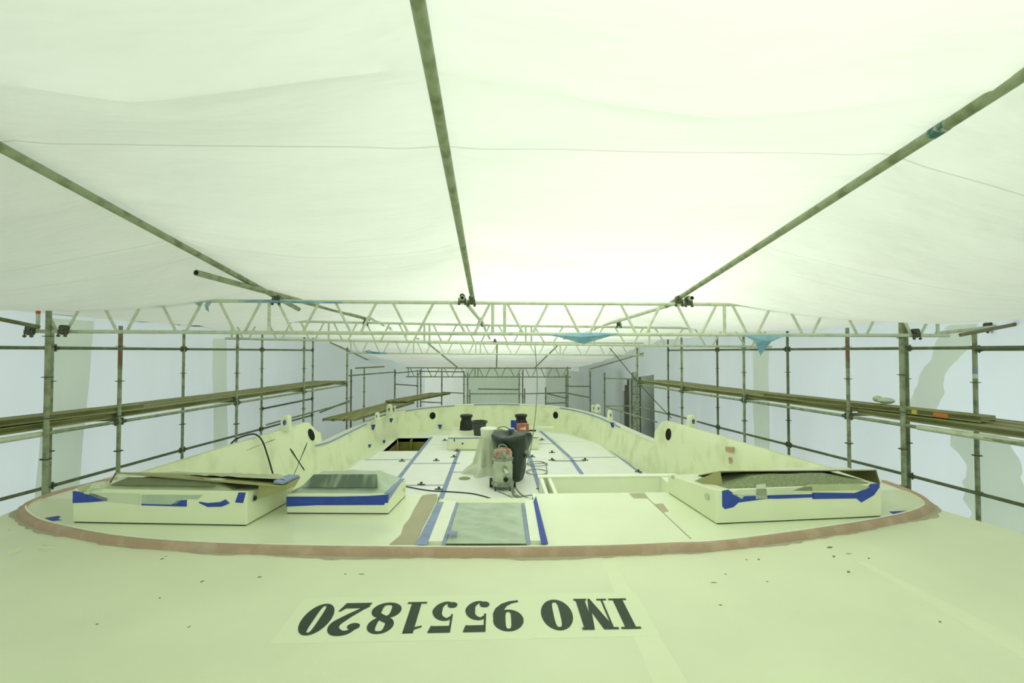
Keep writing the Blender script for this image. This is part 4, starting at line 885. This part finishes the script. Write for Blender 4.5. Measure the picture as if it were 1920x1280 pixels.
for side, IN, OUT in (('left', LIN, LOUT), ('right', RIN, ROUT)):
    sg = 'along the left wall' if side == 'left' else 'along the right wall'
    for k, ((yi, xi), (yo, xo)) in enumerate(zip(IN, OUT)):
        top = 3.18 if k < 4 else 2.95
        standard(xi, yi, top, f'scaffold post in the inner row {sg}, {ORD[k]} from the camera end', GALV, f'inner scaffold posts {sg}', rust=(2.55, 3.1) if (side == 'right' and k in (1,)) or (side == 'left' and k in (0, 1)) else None)
        standard(xo, yo, 3.24, f'scaffold post in the outer row {sg}, {ORD[k]} from the camera end', GALV_D if side == 'right' else GALV, f'outer scaffold posts {sg}')
        for z_, nm in ((1.83, 'platform'),):
            ledger((xi, yi, z_), (xo, yo, z_), f'short transom under the {side} platform at {ORD[k]} post pair', group=f'platform transoms {sg}', heads=False)
    for k, ((ya, xa), (yb, xb)) in enumerate(zip(OUT, OUT[1:])):
        ledger((xa, ya, 2.86), (xb, yb, 2.86), f'top guard ledger {sg}, {ORD[k]} bay from the camera end', group=f'top ledgers {sg}')
        ledger((xa, ya, .88), (xb, yb, .88), f'low ledger {sg}, {ORD[k]} bay from the camera end', group=f'low ledgers {sg}')
        ledger((xa, ya, 1.84), (xb, yb, 1.84), f'outer ledger beside the platform {sg}, {ORD[k]} bay', group=f'platform outer ledgers {sg}')
    for k, ((ya, xa), (yb, xb)) in enumerate(zip(IN, IN[1:])):
        ledger((xa, ya, 1.80), (xb, yb, 1.80), f'inner ledger carrying the platform {sg}, {ORD[k]} bay', GALV, group=f'platform inner ledgers {sg}', heads=True)
ledger((-5.86, 12, 1.38), (-5.6, 14.6, 1.38), 'short extra guard ledger in the last left bay below the platform', group='single ledgers')
# near ledger ends reaching behind camera
for s_, nm, X in ((-1, 'left', (-6.72, -7.02)), (1, 'right', (6.75, 7.0))):
    for z_, lb in ((2.86, 'top guard'), (.88, 'low')):
        ledger((X[0], 4.5, z_), (X[1] - s_ * .15, 1.9, z_), f'{lb} ledger beside the roof on the {nm}, bay nearest the camera', group='nearest bay ledgers')
# truss carrying posts
standard(-5.5, 5.97, 3.34, 'stout post on the left carrying the front truss', GALV, 'truss posts', r=.03, dz=.11)
standard(5.5, 6.2, 3.30, 'stout post on the right carrying the front truss', GALV, 'truss posts', r=.03, dz=.11)
standard(6.6, 6.27, 3.08, 'outermost post on the right with a paper label', GALV, 'truss posts', r=.028)
_p = [o for o in bpy.data.objects if o.name.startswith('scaffold_standard')][-1]
mb = MB(); mb.tube((6.6, 6.27, 2.50), (6.6, 6.27, 2.56), .0295, 12, hollow=True); mb.build('blue_label', BLUE_F, _p); mb = MB(); mb.tube((6.6, 6.27, 2.44), (6.6, 6.27, 2.50), .0295, 12, hollow=True); mb.build('paper_label', PAPER, _p)
ledger((6.6, 6.27, 2.84), (6.8, 4.85, 2.84), 'short ledger at the far right edge near the ceiling', group='single ledgers')
# planks
def plank(a, b, wd, z0, label, group, side, th=.05):
    a, b = Vector((*a, 0)), Vector((*b, 0)); d = (b - a).normalized(); n_ = Vector((d.y, -d.x, 0)) * side
    mb = MB(); q = [a, b, b + n_ * wd, a + n_ * wd]; z_ = z0
    mb.hexa([(p.x, p.y, z_ - th + .02) for p in q] + [(p.x, p.y, z_ + .02) for p in q])
    for w0 in (0, wd - .012):    # turned-up steel edges
        q = [a + n_ * w0, b + n_ * w0, b + n_ * (w0 + .012), a + n_ * (w0 + .012)]
        mb.hexa([(p.x, p.y, z_ - th) for p in q] + [(p.x, p.y, z_ + .028) for p in q])
    return tag(mb.build('scaffold_plank', PLANK, loc=(a.x, a.y, z_)), label, 'scaffold plank', group)
for side, IN, OUT in (('left', LIN, LOUT), ('right', RIN, ROUT)):
    s_ = -1 if side == 'left' else 1
    for k, ((ya, xa), (yb, xb)) in enumerate(zip(IN, IN[1:])):
        for j in range(3):
            o1, o2 = .05 + j * .31, .05 + j * .31
            a = (xa + s_ * o1, ya + .02 * (j % 2)); b = (xb + s_ * o2, yb + .02 * (j % 2))
            if k == 0 and side == 'right' and j == 0: b = (lerp(xa, xb, .96) + s_ * o2, lerp(ya, yb, .96))
            plank(a, b, .29, 1.90 + .004 * (k % 2), f'steel plank on the {side} platform, {ORD[k]} bay, {["inner", "middle", "outer"][j]} one', f'planks of the {side} platform', s_ if True else 1)
plank((-5.95, 4.6), (-5.35, 7.35), .28, 1.985, 'loose plank laid on top of the left platform near the camera', 'loose planks on the platforms', -1)
plank((5.95, 5.6), (5.2, 9.0), .26, 1.985, 'loose plank laid on the right platform with orange sticker', 'loose planks on the platforms', 1)
pl = [o for o in bpy.data.objects if o.name.startswith('scaffold_plank')][-1]
def sticker(px0, px1, py0, py1, Y0, Y1, m):
    q = [AY(px0, py0, Y0), AY(px1, py0 + 1, Y1), AY(px1, py1 + 1, Y1), AY(px0, py1, Y0)]; return q
d = (Vector((5.2, 9.0, 0)) - Vector((5.95, 5.6, 0))).normalized()
for t0, t1, m, nm in ((.35, .52, ORANGE, 'orange_sticker'), (.72, .79, YEL, 'yellow_sticker')):
    a, b = Vector((5.95, 5.6, 1.94)) + d * t0, Vector((5.95, 5.6, 1.94)) + d * t1; n_ = Vector((-d.y, d.x, 0)) * .004
    mb = MB(); mb.slab([a, b, b + Vector((0, 0, .06)), a + Vector((0, 0, .06))], n_); c = mb.build(nm, m, pl); 
mb = MB(); mb.ball((5.95, 7.0, 2.06), (.12, .1, .05)); mb.ball((5.9, 7.1, 2.08), (.07, .06, .05)); tag(mb.build('rag', PAPER, smooth=True), 'crumpled pale rag left on the right platform', 'rag')
ledger((5.82, 4.6, 1.80), (5.62, 6.1, 1.80), 'aluminium beam under the near end of the right platform', ALU, 'single ledgers', r=.035, heads=False)
ledger((-5.72, 4.5, 1.80), (-5.55, 5.95, 1.80), 'aluminium beam under the near end of the left platform', ALU, 'single ledgers', r=.035, heads=False)
# ---- trusses
def truss(p0, p1, h, label, group, nb, bands=(), r=.024, mid=True, m=ALU):
    """ladder beam: p0,p1 = ends of the bottom chord; nb = number of V braces"""
    p0, p1 = Vector(p0), Vector(p1); up = Vector((0, 0, h)); d = p1 - p0
    o = empty('lattice_beam', p0, label, 'lattice beam', group)
    e = d.normalized() * .08
    mb = MB(); mb.tube(p0 - e, p1 + e, r, 10); mb.build('bottom_chord', m, o, smooth=True)
    mb = MB(); mb.tube(p0 - e + up, p1 + e + up, r, 10); mb.build('top_chord', m, o, smooth=True)
    for t in (.012, .5, .988) if mid else (.012, .988):
        q = p0 + d * t; mb = MB(); mb.tube(q, q + up, r * .85, 8); c = mb.build('upright', m, o)
        if t in bands: mb = MB(); mb.tube(q + up * .55, q + up * .72, r * .85 + .002, 10, hollow=True); mb.build('red_label', REDL, c)
    for k in range(nb):
        for a, b in ((k + .14, k + .42), (k + .86, k + .58)):
            mb = MB(); mb.tube(p0 + d * (a / nb) + up, p0 + d * (b / nb), r * .7, 7); mb.build('brace', m, o)
z1 = lambda py, Y: AY(930, py, Y).z
T1 = 6.1
def tl(px, py, Y): return AY(px, py, Y)
truss(tl(60, 621, T1), tl(934, 625.5, T1), .40, 'pale lattice beam nearest the camera, left half of the front truss', 'front truss beams', 8, bands=(.012,))
truss(tl(936, 625.5, T1), tl(1768, 629, T1), .40, 'pale lattice beam nearest the camera, right half of the front truss', 'front truss beams', 8, bands=(.988,))
T2 = 9.55
truss(tl(430, 634.5, T2), tl(800, 641.5, T2), .37, 'left beam of the second truss from the camera', 'second truss beams', 6)
truss(tl(803, 641.5, T2), tl(988, 645, T2), .37, 'short middle beam of the second truss from the camera', 'second truss beams', 3, mid=False)
truss(tl(991, 645, T2), tl(1440, 650, T2), .37, 'right beam of the second truss from the camera', 'second truss beams', 6)
T3 = 14.55
truss(tl(655, 661.5, T3), tl(895, 663.5, T3), .38, 'left beam of the third truss from the camera', 'third truss beams', 6)
truss(tl(897, 663.5, T3), tl(1202, 666, T3), .38, 'right beam of the third truss from the camera', 'third truss beams', 7)
T4 = 20.2
truss(tl(764, 706, T4), tl(892, 706.5, T4), .38, 'left beam of the farthest truss at the bow end', 'farthest truss beams', 4, m=GALV)
truss(tl(894, 706.5, T4), tl(1067, 706.5, T4), .38, 'right beam of the farthest truss at the bow end', 'farthest truss beams', 6, m=GALV)
# ---- roof purlins
def rt(a, b, label, m=GALV, r=.03, open_end=False):
    o = ledger(a, b, label, m, 'sloping roof tubes', r=r, heads=False, name='roof_tube')
    if open_end:
        a, b = Vector(a), Vector(b); d = (b - a).normalized(); mb = MB(); mb.tube(a - d * .002, a + d * .01, r * .75, 12); mb.build('bore_shade', VOID, o)  # dark disc on the closed end paints the shade inside the tube
    return o
pz = lambda y: E + 1.55 - .136 * y
rt((-2.84, -2, pz(-2)), (-2.84, 6.86, pz(6.86)), 'long roof tube sloping down to the front truss on the left')
rt((-.28, -2, pz(-2)), (-.31, 6.4, pz(6.4)), 'long roof tube sloping down to the middle of the front truss')
rt((2.42, -2, pz(-2)), (2.42, 6.6, pz(6.6)), 'long roof tube sloping down to the front truss on the right')
mb = MB(); c = Vector((2.42, 2.42, pz(2.42))); dd = Vector((0, 1, -.136)).normalized(); mb.tube(c, c + dd * .09, .0325, 14); o_ = mb.build('tape_remnant', mat('teal_tape', (.05, .14, .14), .6, col2=(.35, .4, .28), lo=.5, hi=.6, scale=25), [o for o in bpy.data.objects if o.name.startswith('roof_tube')][-1])
rt(tl(368, 511, 4.6), tl(692, 599, 9.75), 'open-ended roof tube lying beside the left purlin over the front truss', open_end=True)
rt((-.43, 5.98, E + .69), (-.32, 9.75, E + .65), 'roof tube joining the front and second trusses in the middle', ALU, open_end=True)
rt((2.53, 5.98, E + .70), (2.45, 9.75, E + .62), 'roof tube joining the front and second trusses on the right', ALU, open_end=True)
rt((-2.5, 9.3, E + .68), (-2.42, 14.8, E + .42), 'roof tube joining the second and third trusses on the left', ALU)
rt((-.3, 9.3, E + .66), (-.2, 14.8, E + .42), 'roof tube joining the second and third trusses in the middle', ALU)
rt((2.48, 9.3, E + .65), (2.15, 14.8, E + .42), 'roof tube joining the second and third trusses on the right', ALU)
for (a, b, lb) in (((620, 642), (721, 689), 'leftmost roof tube of the lowest slope to the bow end'), ((803, 644), (857, 688), 'second roof tube from the left on the lowest slope'), ((932, 646), (931, 688), 'middle roof tube of the lowest slope'), ((1046, 647), (1004, 688), 'fourth roof tube from the left on the lowest slope'), ((1206, 662), (1105, 692), 'rightmost roof tube of the lowest slope to the bow end')):
    A, B = tl(*a, 14.4), tl(*b, 20.3); rt(A, B, lb, GALV, r=.026)
# couplers on truss 1 and 2
def coupler(p, label):
    o = empty('scaffold_coupler', p, label, 'coupler', 'tube couplers'); x, y, z_ = p
    mb = MB(); mb.tube((x - .03, y, z_), (x + .03, y, z_), .036, 10); mb.tube((x, y - .04, z_ + .05), (x, y + .04, z_ + .05), .036, 10); mb.box((x - .025, y - .025, z_), (x + .025, y + .025, z_ + .05)); mb.build('clamp_body', COUP, o)
    for sx in (-1, 1):
        mb = MB(); mb.tube((x + sx * .042, y - .03, z_ - .065), (x + sx * .042, y - .03, z_ + .03), .009, 6); mb.tube((x + sx * .042, y - .03, z_ - .06), (x + sx * .042, y - .03, z_ - .035), .018, 6); mb.build('bolt', COUP, o)
for px, py, Y, lb in ((519, 563, T1, 'coupler pair holding the left roof tubes on the front truss'), (867, 563, T1 - .02, 'coupler left of the middle tube on the front truss'), (884, 566, T1, 'coupler under the middle roof tube on the front truss'), (1272, 566, T1, 'coupler under the right roof tube on the front truss'), (1290, 567, T1 - .02, 'coupler beside the right tube end on the front truss'),
                      (686, 605, T2, 'coupler on the left of the second truss'), (900, 607, T2, 'coupler in the middle of the second truss'), (1160, 609, T2, 'coupler on the right of the second truss'), (120, 622, T1 - .08, 'coupler fixing the front truss to its left post'), (1716, 628, T1 - .02, 'coupler fixing the front truss to its right post'),
                      (57, 623, T1 - .05, 'coupler at the outer left end of the front truss'), (928, 640, T3 - .1, 'small coupler on top of the third truss'), (1853, 616, 6.27, 'coupler on top of the outermost right post')):
    coupler(AY(px, py, Y), lb)
# tubes leaving truss 1 outward
ledger(AY(-30, 592, 5.6), AY(74, 613, 6.05), 'dark tube end poking in at the left edge under the ceiling', GALV_D, 'edge tubes', heads=False)
ledger(AY(-30, 570, 6.9), AY(62, 582, 7.6), 'tube behind the sheet edge at far left', GALV_D, 'edge tubes', heads=False)
ledger(AY(1755, 625, 6.2), AY(1870, 612, 6.2), 'tube from the front truss end to the outermost right post', ALU, 'edge tubes', heads=False)
ledger(AY(1800, 628, 6.1), AY(1960, 597, 5.9), 'rusty tube rising to the right edge under the ceiling', RUST, 'edge tubes', heads=False)
# ---- end scaffolding round the bow
EP = [(658.5, 692, 15.0, GALV_D, 'dark post just inside the last left post'), (683, 688, 17.0, GALV, 'post of the left bow platform, nearest one'), (740.5, 692, 18.6, GALV_D, 'post behind the left bow platform'), (783, 693, 19.6, GALV, 'post at the left end of the farthest truss'),
      (789, 692, 20.3, GALV_D, 'post just right of the farthest truss left end'), (828.5, 694, 20.4, GALV_D, 'post at the end of the left bow platform'), (870, 695, 20.6, GALV_D, 'dark post left of the green end sheet'), (877, 698, 20.75, GALV, 'pale post at the left edge of the green end sheet'), (881, 730, 20.7, GALV, 'short post at left of the green end sheet'),
      (973.5, 700, 20.7, GALV, 'post at the right edge of the green end sheet'), (980, 694, 20.45, GALV_D, 'dark post right of the green end sheet'), (983.5, 728, 20.3, GALV_D, 'short post right of the green end sheet'), (1023, 726, 19.9, GALV_D, 'short post in the middle right of the bow end'), (1061.5, 702, 19.8, GALV_D, 'dark post under the farthest truss right end'), (1064.5, 687, 20.2, GALV, 'post at the right end of the farthest truss'),
      (1106.5, 695, 18.8, GALV_D, 'post right of the bow end bay'), (1133.5, 698, 16.6, GALV_D, 'post of the right bow bay, left one'), (1186.5, 698, 16.0, GALV, 'post in front of the torn wall opening'), (1193, 705, 16.6, GALV, 'shorter post beside the torn wall opening')]
for px, py, Y, m, lb in EP:
    p = AY(px, py, Y); standard(p.x, p.y, p.z, 'scaffold ' + lb, m, 'posts round the bow', r=.026)
def el(a, b, Ya, Yb, lb, m=GALV_D, r=.022): ledger(AY(*a, Ya), AY(*b, Yb), lb, m, 'ledgers round the bow', r=r, heads=False)
el((655, 690 + 14), (742, 697), 14.6, 18.6, 'sloping looking guard ledger left of the bow, first'); el((742, 699), (790, 695), 18.6, 20.3, 'guard ledger left of the bow, second'); el((742, 720), (783, 723), 18.6, 19.6, 'mid ledger left of the bow end')
el((666, 690), (721, 687), 16.8, 17.2, 'short tube across the top of the left bow post'); el((789, 696), (870, 697), 20.3, 20.6, 'top ledger under the farthest truss'); el((829, 735), (869, 737), 20.4, 20.6, 'ledger at the end of the left bow platform')
el((789, 753), (829, 755), 20.3, 20.4, 'low ledger at the left of the bow end'); el((881, 738), (982, 738), 20.7, 20.4, 'ledger across the green end sheet', GALV); el((896, 729), (973, 730), 20.72, 20.72, 'upper ledger across the green end sheet'); el((984, 738), (1061, 736), 20.3, 19.8, 'ledger right of the green end sheet')
el((1023, 737), (1061, 746), 19.9, 19.8, 'diagonal tube at the right of the bow end'); el((1024, 756), (1061, 755), 19.9, 19.8, 'low short ledger at the right of the bow end'); el((1064, 724), (1106, 724), 20.0, 18.8, 'top ledger of the right bow bay'); el((1064, 737), (1106, 745), 20.0, 18.8, 'falling ledger of the right bow bay')
el((1133, 709), (1190, 710), 16.6, 16.0, 'upper ledger in front of the torn opening', GALV); el((1133, 761), (1190, 761), 16.6, 16.0, 'lower ledger in front of the torn opening', GALV); el((1186, 760), (1256, 777), 16.0, 14.6, 'low ledger linking bow bay to the right row', GALV); el((1134, 762), (1232, 791), 16.4, 13.4, 'long low tube beyond the right bulwark', GALV)
el((600, 773), (655, 751), 14.4, 16.5, 'ledger under the lower left platform'); el((500, 796), (655, 754), 12.0, 16.8, 'long low tube behind the left bulwark', GALV); el((1190, 712), (1256, 725), 16.0, 14.6, 'ledger from the bow bay to the last right post')
el((655, 779), (683, 774), 14.8, 17.0, 'lowest short ledger under the left bow platform')
# lower left bow platform
pa, pb = AZ(655, 775, .95), AZ(800, 742, .95)
for j in range(3): plank((-4.72 + .3 * j, 13.0), (-3.85 + .3 * j, 17.4), .28, .97, f'plank of the lower bow platform, first length, {["outer", "middle", "inner"][j]} one', 'planks of the lower bow platform', 1)
for j in range(3): plank((-3.95 + .28 * j, 17.0), (-2.75 + .28 * j, 20.3), .26, 1.05, f'plank of the lower bow platform, far length, {["outer", "middle", "inner"][j]} one', 'planks of the lower bow platform', 1)
# things seen through the torn opening
mb = MB(); mb.box((6.6, 18.8, -3.5), (6.9, 21.5, 3.2)); mb.box((5.2, 19.5, -3.5), (6.7, 19.7, 2.9)); tag(mb.build('hall_partition', HGREY), 'grey hall partition seen through the torn opening', 'partition')
o = empty('access_ladder', (5.25, 17.6, -3.5), 'dark access ladder seen through the torn opening', 'ladder')
for s_ in (0, .32): mb = MB(); mb.tube((5.15 + s_, 17.7, -3.5), (5.15 + s_, 17.7, 2.0), .03, 8); mb.build('rail', COUP, o)
for k in range(18): mb = MB(); mb.tube((5.15, 17.7, -3.3 + k * .3), (5.47, 17.7, -3.3 + k * .3), .016, 6); mb.build('rung', COUP, o)
mb = MB(); mb.box((4.95, 17.9, -3.5), (5.1, 18.05, 2.1)); tag(mb.build('hall_post', COUP), 'dark steel hall post behind the torn opening', 'post')
# blue tarpaulin scraps
def tarp(pts, Y, label, dy=.05):
    o = MB(); P = [AY(x, y, Y) for x, y in pts]; c = sum(P, Vector()) / len(P)
    o.v = [tuple(p + Vector((0, dy * noise.noise(p * 9), 0))) for p in P] + [tuple(c + Vector((0, -dy, 0)))]; n_ = len(P); o.f = [(k, (k + 1) % n_, n_) for k in range(n_)]
    return tag(o.build('tarpaulin_scrap', TARP, solid=.004), label, 'tarpaulin scrap', 'blue tarpaulin scraps')
tarp([(1020, 627), (1060, 625), (1110, 624), (1162, 625), (1140, 631), (1110, 640), (1095, 645), (1070, 638), (1045, 631)], T1 - .05, 'blue tarpaulin scrap hanging under the middle of the front truss')
tarp([(1392, 627), (1440, 629), (1485, 627), (1462, 633), (1447, 640), (1436, 652), (1427, 667), (1422, 650), (1412, 637)], T1 - .05, 'torn blue tarpaulin tail hanging right of centre on the front truss')
tarp([(365, 567), (378, 566), (376, 572), (371, 573)], T1 - .05, 'tiny blue scrap on the left part of the front truss')
tarp([(386, 565), (398, 566), (392, 575), (393, 585), (388, 580), (384, 572)], T1 - .05, 'small blue strip dangling from the left part of the front truss')
tarp([(291, 567), (316, 566), (313, 572), (305, 573)], T1 - .05, 'small blue scrap at the leftmost visible part of the top chord')
tarp([(445, 563), (500, 562), (560, 564), (640, 566), (640, 569), (560, 568), (500, 566), (450, 566)], T1 - .05, 'long blue tarpaulin edge lying on the top chord', .01)
tarp([(680, 659), (690, 656), (700, 659), (728, 661), (724, 664), (700, 663)], T3 - .05, 'greenish scrap tied on the third truss')
